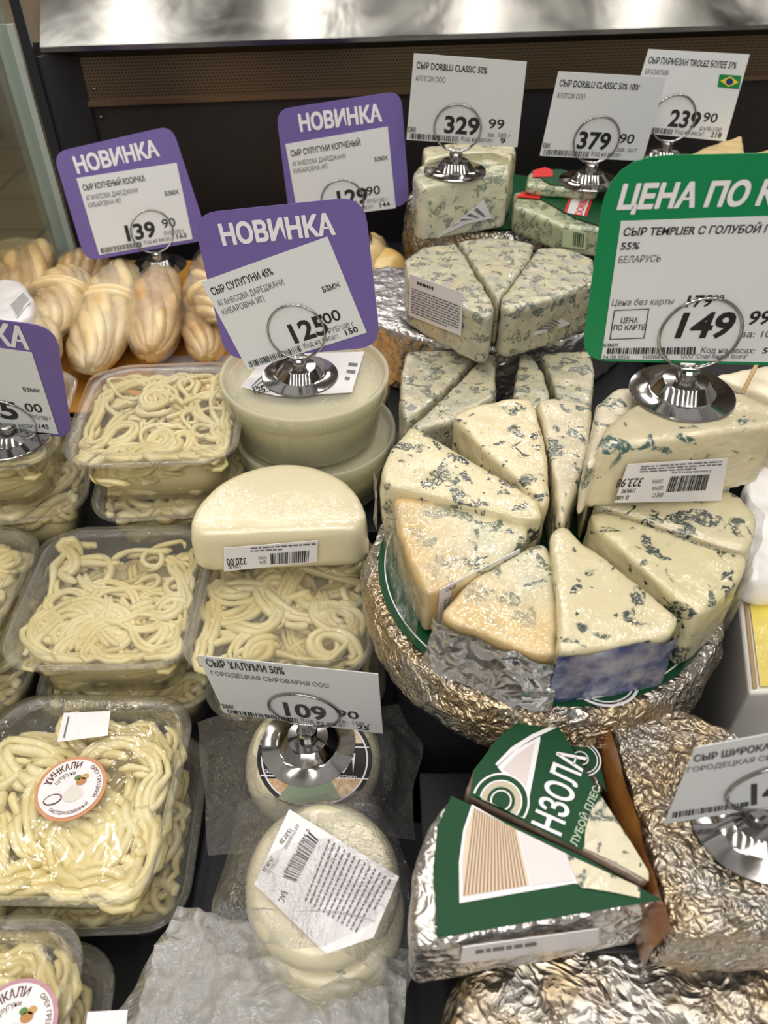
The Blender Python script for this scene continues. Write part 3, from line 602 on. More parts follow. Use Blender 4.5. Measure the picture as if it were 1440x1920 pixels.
# ------------------------------------------------------------ grey blue cheeses behind
gm = lambda n, s, d=.55: cheese(n, (.66, .61, .42), (.10, .12, .11), d, 105, s, mottle=(.44, .44, .36), mott=.50, fine=.9)
GB = [gm('grey_blue_cheese_a', 71), gm('grey_blue_cheese_b', 83, .45), gm('grey_blue_cheese_c', 97, .6)]
gG = 'grey-green blue cheese wedges on the half foil wheel'
G1_ = wedge('grey blue cheese wedge with a large ingredients sticker, leftmost on the half foil wheel', [(757, 485), (790, 462), (855, 452), (872, 478), (900, 525), (930, 572), (925, 592), (905, 592), (860, 570), (800, 540), (762, 518)], .295, .2555, GB[0], (925, 585), gG)
sd = face(P(762, 518, .295), P(905, 592, .295)); sd = Pl(sd.p + sd.n * .0012, sd.n)
st = sticker(G1_, sd, [(771, 513), (870, 548), (866, 629), (768, 590)], 'white paper ingredients sticker'); fineprint(st, sd, (785, 525), (860, 552), (860, 560), (785, 533), 1, 31, BLACKINK, .7); fineprint(st, sd, (775, 538), (866, 572), (862, 622), (773, 586), 10, 32)
wedge('grey blue cheese wedge in the middle of the half foil wheel', [(858, 452), (900, 444), (955, 444), (1003, 456), (996, 480), (960, 530), (934, 562), (905, 520), (876, 476)], .295, .2555, GB[1], (936, 580), gG)
G3_ = wedge('grey blue cheese wedge with a torn sticker, rightmost on the half foil wheel', [(1008, 462), (1060, 462), (1115, 484), (1120, 530), (1050, 556), (960, 582), (938, 574), (940, 556), (968, 520)], .295, .2555, GB[2], (935, 585), gG)
sd = face(P(960, 578, .295), P(1118, 530, .295)); sd = Pl(sd.p + sd.n * .0015, sd.n)
st = sticker(G3_, sd, [(1022, 582), (1068, 606), (1040, 616), (998, 628)], 'torn white price sticker'); fineprint(st, sd, (1024, 590), (1050, 604), (1030, 616), (1005, 620), 4, 33)
hw = thing('half_foil_wheel', 'half foil-wrapped cheese wheel under the three grey wedges', 'cheese wheel', (.085, .655, .2005))
pts = [(.085 + .139 * math.cos(a), .655 + .139 * math.sin(a)) for a in [math.pi + math.pi * k / 36 for k in range(37)]]
part('foil_body', organic(prism(pts, .2005, .2545, .004), .0026, 2, .0012, 120, .001, 40), foilmat('dull_foil', (.66, .65, .66), .3, 150, .5), hw)
fo = part('orange_rind', organic(box(.025, .04, .508, .5105, .2555, .2575, 0) if 0 else prism([(P(852, 634, .256).x, P(852, 634, .256).y), (P(905, 634, .256).x, P(905, 634, .256).y), (P(902, 650, .256).x, P(902, 650, .256).y), (P(858, 652, .256).x, P(858, 652, .256).y)], .2535, .2562), .0008, 1, .0003), plain('orange_wax', (.62, .28, .05), .4), hw)
gL = 'grey-green blue cheese wedges in front of the half foil wheel'
wedge('grey blue cheese wedge leaning beside the translucent bucket', [(762, 655), (905, 652), (860, 705), (800, 762), (760, 790), (748, 760), (750, 700)], .248, .2015, GB[0], (905, 655), gL, shrink=.02)
wedge('grey blue cheese wedge pointing back, left of the dark gap', [(908, 660), (934, 658), (932, 742), (900, 760), (850, 790), (780, 808), (765, 800), (806, 768), (866, 710)], .248, .2015, GB[1], (932, 655), gL, shrink=.03)
wedge('narrow grey blue cheese wedge, right of the dark gap', [(975, 656), (1000, 662), (1022, 700), (1036, 748), (1020, 775), (958, 775), (964, 720)], .248, .2015, GB[2], (980, 655), gL, shrink=.03)
wedge('grey blue cheese wedge beside the large green price card', [(1012, 658), (1110, 655), (1118, 700), (1112, 768), (1048, 770), (1042, 735), (1026, 690)], .248, .2015, GB[0], (1010, 655), gL, shrink=.03)

# tall wedge at the back with its foil wheel
FW3 = foil_wheel('foil-wrapped cheese wheel under the tall wedge at the back', (.105, .755), .082, .2005, .2745, seed=5)
me = ringp(.105, .755, .0, .074, .2758, 64); part('printed_lid', me, DKGREEN, FW3, smooth=False, label='dark green printed paper lid')
TB = wedge('tall pale blue cheese wedge carrying the 329 price sign', [(772, 322), (790, 305), (850, 292), (925, 288), (960, 300), (957, 324), (900, 334), (830, 344), (795, 350), (782, 345)], .3235, .276, cheese('tall_blue_cheese', (.78, .77, .58), (.16, .20, .15), .6, 85, 101, fine=.6, mottle=(.66, .66, .50)), (800, 345))
sd = face(P(795, 350, .3235), P(957, 324, .3235)); sd = Pl(sd.p + sd.n * .0008, sd.n)
st = sticker(TB, sd, [(906, 374), (922, 408), (870, 420), (818, 446)], 'white slanted price sticker'); fineprint(st, sd, (896, 386), (912, 404), (866, 414), (840, 428), 4, 34)
wedge('pale cheese wedge behind the tall blue cheese wedge', [(790, 275), (880, 262), (965, 262), (970, 282), (960, 296), (925, 284), (850, 288), (795, 300)], .330, .276, cheese('tall_blue_cheese_b', (.76, .72, .52), (.2, .2, .14), .4, 70, 111, crust=None), (800, 300))
def pack(label, corners, z1, z0, grp):
    root = wedge(label, corners, z1, z0, cheese('pack_cheese', (.52, .56, .36), (.08, .13, .07), .9, 95, 120, mottle=(.40, .45, .28)), corners[0], grp, 'cheese_pack', amp=.0003)
    return root
gp = 'small plastic packs of blue cheese'
pk = pack('small green-lidded blue cheese pack with a red tab below the 379 sign', [(962, 358), (1020, 352), (1140, 380), (1135, 432), (1052, 422), (962, 385)], .3, .2765, gp)
tpz = top(.3); de = decal('printed_lid', pk, tpz, [(985, 360), (1030, 353), (1138, 380), (1132, 428), (1080, 412)], DKGREEN, off=.0012, label='dark green printed lid')
quads(de, tpz, [[(1075, 368), (1108, 370), (1094, 408), (1062, 402)]], STICK, .0003, 'print'); txt(de, tpz, 'DORBLU', (1090, 408), (1104, 371), 14, plain('red_ink', (.6, .02, .02), .4), .02, .0006)
quads(de, tpz, [[(1070, 366), (1075, 366), (1061, 402), (1057, 400)], [(1109, 371), (1113, 372), (1099, 410), (1095, 408)]], MC['red_ink'], .0004, 'print')
de = decal('red_tab', pk, tpz, [(988, 360), (1022, 362), (1010, 376), (966, 372)], MC['red_ink'], off=.0018, label='red plastic tab')
fcp = face(P(962, 385, .3), P(1052, 422, .3)); fcp = Pl(fcp.p + fcp.n * .001, fcp.n)
fc2 = face(P(1052, 422, .3), P(1135, 432, .3)); fc2 = Pl(fc2.p + fc2.n * .001, fc2.n)
de = decal('side_print', pk, fc2, [(1056, 430), (1100, 436), (1098, 468), (1054, 462)], plain('pack_face', (.50, .56, .36), .3, 0, .6), off=.0006); barcode(de, fc2, (1076, 434), (1096, 438), (1094, 464), (1074, 460), 10, 41, DKGREEN); 
pk2 = pack('small blue cheese pack with a red corner, under the 379 sign', [(990, 322), (1050, 318), (1130, 340), (1120, 356), (1030, 350), (985, 345)], .311, .301, gp)
tpz2 = top(.311); de = decal('printed_lid', pk2, tpz2, [(995, 322), (1050, 319), (1128, 340), (1118, 354), (1032, 348)], DKGREEN, off=.001)
quads(de, tpz2, [[(1000, 322), (1022, 316), (1036, 322), (1036, 334), (998, 335)]], MC['red_ink'], .0004, 'print')
wedge('dark wrapped cheese block under the 239 price sign', [(1200, 300), (1240, 282), (1280, 284), (1280, 306), (1250, 318), (1205, 316)], .3145, .2355, plain('dark_olive_wrap', (.10, .12, .06), .3, 0, .7), (1260, 300), name='cheese_block')
PM = wedge('upright yellow hard cheese wedge behind the green price card', [(1285, 292), (1330, 272), (1392, 252), (1400, 296), (1340, 300)], .330, .2355, plain('hard_cheese', (.62, .47, .22), .5, 0, .5, bump=.3, vcol=(.66, .50, .24), vscale=60), (1390, 270), bev=.002)
wedge('second yellow hard cheese wedge at the right edge behind the green card', [(1360, 300), (1440, 278), (1475, 290), (1470, 320), (1400, 325)], .315, .2355, MC['hard_cheese'], (1400, 310))

# ------------------------------------------------------------ gorgonzola pieces at the front right
board = thing('shadow_gap_board', 'black board standing in for the shadow gap under the green-topped cheese pieces', 'board', (.13, .15, .185))
part('board_body', box(.018, .27, .1205, .203, .185, .1895, .001), BLACKP, board)  # black slab added as the dark shadow gap; it also carries the pieces
for x in (.03, .26): part('foot', box(x - .005, x + .005, .13, .195, .1345, .185), BLACKP, board)
GZ = .235
GA = wedge('green-topped foil cheese piece with a striped print, nearest at the front', [(845, 1490), (800, 1545), (778, 1610), (765, 1700), (770, 1778), (900, 1758), (1100, 1722), (1247, 1694), (1240, 1676), (1150, 1634), (1000, 1566)], GZ, .190, FOIL, (1240, 1690), 'green-topped foil cheese pieces', amp=.0012, amp2=.0006, bev=.004)
gt = top(GZ)
gl = decal('printed_top', GA, gt, [(846, 1496), (820, 1552), (812, 1640), (816, 1700), (819, 1762), (1000, 1730), (1238, 1690), (1080, 1604), (960, 1550)], DKGREEN, off=.0017, label='dark green printed label with a striped field')
quads(gl, gt, [[(884, 1512), (868, 1560), (860, 1620), (861, 1697), (1075, 1660), (1120, 1668), (1195, 1685), (1198, 1668), (1060, 1606), (960, 1556)]], WHITEINK, .0002)
quads(gl, gt, [[(888, 1518), (873, 1562), (866, 1622), (867, 1686), (992, 1664), (968, 1560)]], plain('beige_print', (.66, .56, .44), .5), .0004)
st_ = []
for i in range(17):
    t = i / 17; a = lerp((889, 1520), (966, 1560), t); b = lerp((868, 1684), (990, 1664), t); a2 = lerp((889, 1520), (966, 1560), t + .025); b2 = lerp((868, 1684), (990, 1664), t + .025); st_.append([a, a2, b2, b])
quads(gl, gt, st_, plain('brown_stripe', (.30, .17, .09), .5), .0006)
quads(gl, gt, [[(972, 1562), (1062, 1606), (1075, 1655), (996, 1664)]], plain('pale_lilac', (.70, .66, .68), .5), .0005)
PRT = cheese('printed_cheese', (.74, .70, .52), (.03, .05, .03), .5, 75, 140, fine=.9)
quads(gl, gt, [[(1060, 1606), (1198, 1668), (1197, 1688), (1140, 1676), (1085, 1668)]], PRT, .0006)
sd = face(P(770, 1778, GZ), P(1247, 1694, GZ)); sd = Pl(sd.p + sd.n * .0018, sd.n)
st = sticker(GA, sd, [(866, 1770), (1120, 1736), (1120, 1766), (862, 1800)], 'white paper sticker on the foil side'); fineprint(st, sd, (890, 1774), (1110, 1744), (1108, 1752), (890, 1782), 1, 51, GREYINK, .7)
GB_ = wedge('green-topped foil cheese piece with large white letters, behind the striped one', [(868, 1480), (885, 1440), (925, 1385), (975, 1345), (1018, 1328), (1046, 1362), (1090, 1430), (1130, 1498), (1180, 1575), (1222, 1640), (1218, 1662), (1150, 1626), (1000, 1552), (900, 1500)], .237, .190, plain('film_rind', (.24, .17, .12), .25, .1, .8, bump=.3), (1215, 1655), 'green-topped foil cheese pieces', amp=.0008, bev=.002)
gt2 = top(.237)
gl = decal('printed_top', GB_, gt2, [(880, 1494), (888, 1448), (932, 1388), (980, 1350), (1017, 1333), (1045, 1364), (1088, 1432), (1128, 1500), (1090, 1598), (960, 1532)], DKGREEN, off=.0016, label='dark green printed label with white letters')
quads(gl, gt2, [[(1040, 1362), (1043, 1368), (1000, 1388), (962, 1412), (932, 1440), (928, 1436), (958, 1405), (996, 1381)]], WHITEINK, .0002)
quads(gl, gt2, [[(932, 1442), (965, 1410), (1012, 1384), (1012, 1392), (990, 1508), (984, 1506)]], WHITEINK, .0002)
quads(gl, gt2, [[(942, 1446), (968, 1420), (1002, 1396), (984, 1488), (968, 1464)]], plain('pale_pink_print', (.66, .60, .60), .5), .0004)
bc = (934, 1514); el = lambda rx, ry, c=bc, n=28: [(c[0] + rx * math.cos(k * 2 * math.pi / n), c[1] + ry * math.sin(k * 2 * math.pi / n)) for k in range(n)]
b2c = (946, 1508)
clipc = [(882, 1492)]
def dome(c, r): 
    # part of the round badge above the cut edge
    o = []
    for k in range(60):
        a = k * 2 * math.pi / 60; x = c[0] + r * math.cos(a); y = c[1] + r * math.sin(a)
        lim = 1494 + (x - 880) * .4825
        if y < lim: o.append((x, y, a))
    o.sort(key=lambda q: (q[2] - math.pi * .62) % (2 * math.pi)); return [(q[0], q[1]) for q in o]
for i, (r, mm) in enumerate(((54, WHITEINK), (50, DKGREEN), (40, WHITEINK), (37, plain('beige_badge', (.5, .45, .34), .5)), (26, DKGREEN), (20, WHITEINK), (17, DKGREEN))): quads(gl, gt2, [dome((938, 1508), r)], mm, .0006 + i * .0002)
txt(gl, gt2, 'НЗОЛА', (1049, 1572), (1098, 1424), 58, WHITEINK, .02, .0004)
txt(gl, gt2, 'ЛУБОЙ ПЛЕС', (1080, 1592), (1124, 1482), 15, plain('pale_green_ink', (.45, .55, .42), .5), .015, .0004)
quads(gl, gt2, [[(1094, 1594), (1096, 1560), (1108, 1520), (1126, 1498), (1180, 1582), (1214, 1638), (1214, 1656), (1150, 1620)]], PRT, .0004)
GC = wedge('sliver of a green-topped cheese piece in the gap beside the orange cut face', [(1048, 1368), (1112, 1372), (1118, 1420), (1136, 1490), (1120, 1478), (1094, 1430)], .226, .190, FOIL, (1120, 1480), 'green-topped foil cheese pieces', amp=.0004, bev=.001, vox=.0015)
gt3 = top(.226); gl = decal('printed_top', GC, gt3, [(1046, 1368), (1113, 1371), (1120, 1420), (1136, 1488), (1094, 1432)], DKGREEN, off=.0014)
q = P(1088, 1425, .226)
for r0, r1 in ((.0085, .0092), (.0072, .0077), (.003, .0036)): part('print', ringp(q.x, q.y, r0, r1, .2277, 40), WHITEINK, gl, smooth=False)

# half foil wheel at the right with the orange cut face
RF = thing('foil_half_wheel', 'foil-wrapped half cheese wheel with an orange cut face at the lower right', 'cheese wheel', (P(1265, 1745, .238).x, P(1265, 1745, .238).y, .1905))
rt_ = [(1130, 1308), (1200, 1312), (1290, 1328), (1370, 1362), (1450, 1410), (1540, 1500), (1600, 1620), (1600, 1745), (1420, 1752), (1268, 1748), (1250, 1700), (1215, 1580), (1170, 1440)]
ptz = [P(x, y, .2355) for x, y in rt_]
me = organic(prism([(p.x, p.y) for p in ptz], .1905, .2355, .003), .0024, 2, .0016, 130, .0008, 45)
part('foil_body', me, FOILW, RF)
wax = plain('orange_wax_face', (.50, .22, .05), .35, 0, .8, bump=.4, bscale=90, vcol=(.28, .10, .03), vscale=35)
a0 = [P(x, y, .2355) for x, y in ((1130, 1308), (1170, 1440), (1215, 1580), (1250, 1700), (1268, 1748))]
vs = []; fs = []; NN = 24; MM = 10
for j in range(MM + 1):
    for i in range(NN + 1):
        u = i / NN * 4; k = min(3, int(u)); p = a0[k].lerp(a0[k + 1], u - k); z = .2375 - (.2375 - .1908) * j / MM; q = Vector((p.x - .0022 - .004 * math.sin(math.pi * j / MM) * .6 + .0012 * noise.noise(Vector((p.x * 90, p.y * 90, z * 90))), p.y, z)); vs.append(q)
for j in range(MM):
    for i in range(NN): a = j * (NN + 1) + i; fs.append((a, a + 1, a + NN + 2, a + NN + 1))
part('cut_face', mesh(vs, fs), wax, RF, label='orange-brown waxy cut face')
FF = foil_wheel('foil-wrapped cheese wheel across the bottom right corner', (.135, .055), .115, .1348, .182, seed=11, mat=foilmat('front_foil', (.60, .59, .57), .25, 150, .6, (.56, .45, .30)))
# black glass ledge between, paper goods at the right edge
wb = thing('yellow_box', 'white and yellow cardboard package at the right edge', 'package', (.2, .27, .1345))
PY = plain('yellow_print', (.80, .66, .12), .4, 0, .4, var=.3); PWH = plain('white_carton', (.76, .74, .72), .4, 0, .3)
bm_ = [P(1382, 1100, .24), P(1560, 1060, .24), P(1620, 1290, .24), P(1405, 1300, .24)]
part('carton_body', prism([(p.x, p.y) for p in bm_], .1345, .24, .002), PWH, wb, smooth=False)
ptp = top(.24); decal('yellow_panel', wb, ptp, [(1402, 1110), (1540, 1085), (1580, 1280), (1424, 1290)], PY, off=.0012, label='yellow printed panel')
decal('brown_edge', wb, ptp, [(1392, 1104), (1398, 1103), (1419, 1292), (1411, 1293)], plain('kraft_edge', (.35, .24, .12), .6), off=.001)
wp = wedge('crumpled white paper wrap bulging at the right edge', [(1400, 900), (1440, 850), (1520, 860), (1520, 1080), (1440, 1092), (1398, 1080), (1392, 1000)], .262, .2405, plain('white_wrap', (.80, .79, .80), .3, 0, .6, bump=.4, bscale=40), (1440, 980), name='paper_wrap', amp=.002, amp2=.004, bev=.006)
wp2 = wedge('cream cheese piece behind the large wrapped piece at the right edge', [(1340, 700), (1440, 680), (1500, 700), (1500, 790), (1440, 740), (1380, 720)], .30, .2355, plain('cream_paste', (.80, .72, .56), .4, 0, .6, bump=.2), (1440, 720))
wd_ = thing('wooden_pick', 'thin wooden pick slanting behind the large wrapped piece', 'stick', tuple(P(1400, 725, .303)))
vs, fs = tube([P(1392, 738, .303), P(1440, 640, .312)], .0012, 8); part('stick_body', mesh(vs, fs), plain('pick_wood', (.55, .38, .18), .6), wd_)

# ------------------------------------------------------------ plastic punnets of cheese strands
def rrect(sx, sy, r, n=7):
    o = []
    for cx, cy, a0 in ((sx / 2 - r, sy / 2 - r, 0), (-sx / 2 + r, sy / 2 - r, 90), (-sx / 2 + r, -sy / 2 + r, 180), (sx / 2 - r, -sy / 2 + r, 270)):
        for k in range(n + 1):
            a = math.radians(a0 + 90 * k / n); o.append((cx + r * math.cos(a), cy + r * math.sin(a)))
    return o
def loft(rings, cap0=True, cap1=True):
    vs = []; fs = []; n = len(rings[0][0])
    for pts, z in rings: vs += [(x, y, z) for x, y in pts]
    for j in range(len(rings) - 1):
        for i in range(n): fs.append((j * n + i, j * n + (i + 1) % n, (j + 1) * n + (i + 1) % n, (j + 1) * n + i))
    if cap0: fs.append(tuple(range(n))[::-1])
    if cap1: fs.append(tuple((len(rings) - 1) * n + i for i in range(n)))
    return vs, fs
SXY = (.112, .116)
def tub_mesh(h=.041):
    sx, sy = SXY; R_ = lambda d, r=.024: rrect(sx - d, sy - d, max(.006, r - d * .35))
    rg = [(R_(.030), -h), (R_(.026), -h + .001), (R_(.020), -h * .5), (R_(.018), -h * .5 + .0015), (R_(.012), -.006), (R_(.010), -.003), (R_(.008), -.0015), (R_(.001), -.001), (R_(0), -.0022)]
    return mesh(*loft(rg, True, False))
def lid_mesh(bulge=.002, wav=.0, seed=0, grid=18):
    sx, sy = SXY; R_ = lambda d, r=.024: rrect(sx - d, sy - d, max(.006, r - d * .35))
    rg = [(R_(-.001), -.001), (R_(-.001), .0006), (R_(.004), .0012), (R_(.007), .0044), (R_(.012), .0052), (R_(.015), .0048), (R_(.018), .0016), (R_(.022), .0014), (R_(.026), .0030), (R_(.034), .0034)]
    for k in range(1, 9):
        d = .034 + (sx - .040) * k / 9; rg.append((rrect(sx - d, sy - d, max(.002, .016 * (1 - k / 9))), .0034 + bulge * (1 - (1 - k / 9) ** 2)))
    vs, fs = loft(rg, False, True)
    if wav: vs = [(x, y, z + wav * noise.noise(Vector((x * 45 + seed, y * 30, 0)))) for x, y, z in vs]
    return mesh(vs, fs)
def strands(seed, n, r, zt=-.002, zb=-.038, ln=.13, curl=1., flat=1.0, mound=.0, bund=(1, 1, 2)):
    rnd = random.Random(seed); parts = []; hx, hy = SXY[0] / 2 - .0095, SXY[1] / 2 - .0095
    for k in range(n):
        lay = k / (n - 1); z0 = zb + (zt - zb - r) * min(1, lay * 1.25); sh = 1 - .22 * (zt - z0) / (zt - zb)
        x, y = rnd.uniform(-hx, hx) * sh * .85, rnd.uniform(-hy, hy) * sh * .85; a = rnd.uniform(0, 6.28); cv = rnd.uniform(-60, 60) * curl; path = []
        ph = rnd.uniform(0, 6.28); L_ = ln * rnd.uniform(.6, 1.2); st = .0035; steps = int(L_ / st); rr = r * rnd.uniform(.75, 1.2)
        for i in range(steps):
            cv += rnd.uniform(-55, 55) * curl; cv = max(-190 * curl, min(190 * curl, cv * .96)); a += cv * st
            nx, ny = x + math.cos(a) * st, y + math.sin(a) * st
            if abs(nx) > hx * sh or abs(ny) > hy * sh:
                d = math.atan2(-y, -x); df = (d - a + math.pi) % (2 * math.pi) - math.pi; a += max(-.9, min(.9, df)); nx, ny = x + math.cos(a) * st, y + math.sin(a) * st
            x, y = nx, ny; z = z0 + .0028 * math.sin(ph + i * .33) + mound * (1 - (x / hx) ** 2 - (y / hy) ** 2)
            path.append((max(-hx, min(hx, x)), max(-hy, min(hy, y)), min(zt - rr * .3 + mound, max(zb, z))))
        if len(path) < 4: continue
        nb = rnd.choice(bund); 
        for b_ in range(nb):
            o_ = (b_ - (nb - 1) / 2) * rr * 1.55; pp = []
            for i in range(len(path)):
                t_ = Vector(path[min(i + 1, len(path) - 1)]) - Vector(path[max(i - 1, 0)]); s_ = Vector((-t_.y, t_.x, 0)).normalized(); pp.append(Vector(path[i]) + s_ * o_ * (1 + .25 * math.sin(i * .5 + b_)) + Vector((0, 0, rr * .3 * math.sin(i * .4 + b_ * 2))))
            e0 = rnd.randint(0, 3); pp = pp[e0:len(pp) - rnd.randint(0, 2)]
            if len(pp) > 3: parts.append(tube(pp, [rr * (.5 if i in (0, len(pp) - 1) else 1 + .18 * math.sin(i * .7 + k)) for i in range(len(pp))], 7))
    return mesh(*joinvf(parts))
CURD = plain('suluguni_curd', (.78, .71, .42), .42, 0, .35, bump=.25, bscale=150, vcol=(.72, .60, .26), vscale=35, coatbump=.1)
CURDC = plain('curd_core', (.80, .70, .40), .6)
me_tub = tub_mesh(); me_lid = lid_mesh(); me_lidw = lid_mesh(.004, .004, 3)
me_core = mesh(*loft([(rrect(SXY[0] - .034, SXY[1] - .034, .012), -.0395), (rrect(SXY[0] - .032, SXY[1] - .032, .012), -.024), (rrect(SXY[0] - .05, SXY[1] - .05, .012), -.017)]))
S_ = [strands(1, 80, .0021, ln=.15, bund=(1, 2, 2)), strands(2, 58, .0024, ln=.13, curl=.8, bund=(1, 2, 3)), strands(3, 44, .0026, ln=.14, curl=.75, bund=(2, 3, 4)), strands(4, 95, .0019, ln=.15, curl=1.2)]
S_low = strands(5, 48, .0028, ln=.16)
def punnet(label, x, y, z, rot=0, s=0, lid=True, wrapped=True, group='clear punnets of white cheese strands', tilt=0, low=False):
    root = thing('cheese_punnet', label, 'punnet', (x, y, z), rot, group); M0 = W[root]
    if tilt: root.rotation_euler = (tilt, 0, rot); W[root] = Matrix.Translation((x, y, z)) @ Matrix.Rotation(rot, 4, 'Z') @ Matrix.Rotation(tilt, 4, 'X'); root.matrix_basis = W[root]
    part('tub', me_tub, TUBP, root, world=False)
    if lid: part('lid', me_lidw if wrapped else me_lid, None, root, world=False)
    so = part('cheese_strands', S_low if low else S_[s], CURD, root, world=False); so['kind'] = 'stuff'
    part('curd_core', me_core, CURDC, root, world=False); return root
me_lidw.materials.append(LIDW); me_lid.materials.append(LIDP)
SG = 'clear punnets of white cheese strands'
HP = .041
def stack(x, y, ztop, n, rot, s, labels, **k):
    r = None
    for i in range(n):
        q = punnet(labels[i], x + (0, .004, -.003)[i % 3], y + (0, .003, .002)[i % 3], ztop - i * .0475, rot + (0, .06, -.05)[i % 3], s, low=i > 0, **(k if i == 0 else {}));
        if i == 0: r = q
    return r
c1 = stack(-.165, .205, .169, 2, -.02, 2, ['clear punnet with thick cheese strands and an orange-rimmed round sticker and a small white label', 'lower punnet under the one with the whole orange-rimmed sticker'], wrapped=False)
c2 = stack(-.190, .083, .169, 2, .02, 2, ['clear punnet at the bottom left corner with a partly visible round sticker', 'lower punnet at the bottom left corner'], wrapped=False)
c3 = stack(-.1665, .322, .194, 2, .02, 0, ['film-wrapped punnet of thin strands left of the halved white cheese', 'lower punnet below the film-wrapped one left of the halved white cheese'])
c4 = stack(-.060, .318, .194, 2, -.03, 1, ['film-wrapped punnet of strands directly under the halved white cheese', 'lower punnet in the stack carrying the halved white cheese'])
c5 = stack(-.152, .437, .249, 2, .05, 3, ['film-wrapped half-filled punnet of thin strands behind, left of the bucket', 'lower punnet below the half-filled one left of the bucket'])
c6 = stack(-.272, .432, .247, 2, .12, 0, ['film-wrapped punnet under the purple card with code 145', 'lower punnet below the purple card with code 145'])
c7 = stack(-.283, .322, .194, 2, -.04, 1, ['film-wrapped punnet at the left edge of the middle row', 'lower punnet at the left edge of the middle row'])
c8 = stack(-.283, .205, .169, 1, .0, 2, ['punnet at the left edge of the front row'])
c9 = stack(-.045, .195, .128, 1, .0, 2, ['x']) if 0 else None
# stickers on the front punnets
def round_sticker(root, cx, cy, z, r, col, rot):
    M = W[root] @ Matrix.Translation((cx, cy, z)) @ Matrix.Rotation(rot, 4, 'Z')
    vs, fs = lathe([(r, 0), (r, .0003)], 48); a = part('round_sticker', mesh(vs, fs), plain('rim_' + str(round(col[0], 2)), col, .35, 0, .4), root, M=M, smooth=False, label='round sticker with a coloured rim')
    part('sticker_face', ringp(0, 0, 0, r * .9, .0006), STICK, a, world=False, smooth=False)
    def arc(s, rad, a0, a1, cap, mat, bold, inward=False):
        me = text_mesh(s, bold); xs = [v.co.x for v in me.vertices]; x0, x1 = min(xs), max(xs)
        for v in me.vertices:
            t = (v.co.x - x0) / (x1 - x0); hh = v.co.y / .727 * cap
            if not inward: an = math.radians(a0 + (a1 - a0) * t); rr = rad + hh
            else: an = math.radians(a0 + (a1 - a0) * t); rr = rad - hh
            v.co = Vector((rr * math.cos(an), rr * math.sin(an), .0008))
        part('lettering', me, mat, a, world=False, smooth=False)
    BR = plain('brown_ink', (.10, .02, .015), .5)
    arc('ХИНКАЛИ', r * .60, 155, 62, r * .22, BR, .02); arc('сулугуни', r * .40, 150, 70, r * .14, BR, .0)
    arc('ОРЕХ ГРЕЦКИЙ', r * .74, 40, -40, r * .11, BR, .01); arc('ПАСТЕРИЗОВАННЫЙ', r * .82, -140, -55, r * .10, BR, .01, True)
    part('print', mesh([(r * .26 * math.cos(t) - r * .5, r * .17 * math.sin(t) - r * .22, .0008) for t in [k * math.pi / 12 for k in range(24)]], [tuple(range(24))]), BR, a, world=False, smooth=False)
    part('print', mesh([(r * .22 * math.cos(t) - r * .5, r * .13 * math.sin(t) - r * .22, .0010) for t in [k * math.pi / 12 for k in range(24)]], [tuple(range(24))]), STICK, a, world=False, smooth=False)
    for (dx, dy, rr, c) in ((.30, .10, .15, (.42, .20, .06)), (.42, .22, .11, (.5, .3, .1)), (.22, .25, .10, (.10, .2, .05))):
        part('print', mesh([(rr * r * math.cos(t) + dx * r, rr * .8 * r * math.sin(t) + dy * r, .0009) for t in [k * math.pi / 8 for k in range(16)]], [tuple(range(16))]), plain('nut_%d' % int(dx * 100), c, .5), a, world=False, smooth=False)
    part('print', mesh([(r * (.05 + .24 * math.cos(t) * (1.1 - .4 * math.sin(t))), r * (-.20 + .26 * math.sin(t)), .0008) for t in [k * math.pi / 12 for k in range(24)]], [tuple(range(24))]), plain('dumpling_print', (.62, .60, .54), .5), a, world=False, smooth=False)
q = W[c1].inverted() @ P(133, 1478, .1748); round_sticker(c1, q.x, q.y, .0058, .0180, (.52, .22, .10), .35)
q = W[c2].inverted() @ P(25, 1925, .1748); round_sticker(c2, q.x, q.y, .0058, .0180, (.42, .20, .26), .25)
pt = top(.1752)
de = decal('paper_label', c1, pt, [(120, 1338), (208, 1334), (202, 1380), (108, 1392)], STICK, off=.0006, label='small white paper label'); quads(de, pt, [[(128, 1345), (131, 1345), (122, 1385), (119, 1385)]], GREYINK)
de = decal('paper_label', c2, pt, [(165, 1898), (240, 1894), (236, 1935), (160, 1935)], STICK, off=.0006)

# ------------------------------------------------------------ halved round white cheese
sc_z = .241
sul = thing('halved_cheese', 'smooth ivory half round cheese in cling wrap with a 320.00 weight sticker', 'cheese', (-.058, .325, .2035))
a = P(350, 1004, sc_z); b = P(692, 990, sc_z); mid = (a + b) / 2; dx = (b - a).normalized(); dy = Vector((-dx.y, dx.x, 0)); hw_ = (b - a).length / 2
ptsS = [mid + dx * (hw_ * math.cos(t)) + dy * (hw_ * 1.18 * max(0, math.sin(t)) ** .92) for t in [math.pi * k / 30 for k in range(31)]]
me = organic(prism([(p.x, p.y) for p in ptsS], .2055, sc_z + .002, .009, 5), .0022, 10, .0003, 60)
IV = plain('ivory_cheese', (.68, .62, .41), .4, 0, .95, bump=.03, bscale=200, coatbump=.22)
part('cheese_body', me, IV, sul)
fs_ = Pl(mid - dy * .0014, -dy + Vector((0, 0, .05)))
st = sticker(sul, fs_, [(420, 1026), (596, 1012), (594, 1052), (420, 1070)], 'white upside-down weight sticker reading 320.00', off=.0008)
txt(st, fs_, '320.00', (461, 1044), (424, 1046), 13, BLACKINK, .012); barcode(st, fs_, (507, 1036), (580, 1030), (578, 1052), (508, 1056), 30, 61)
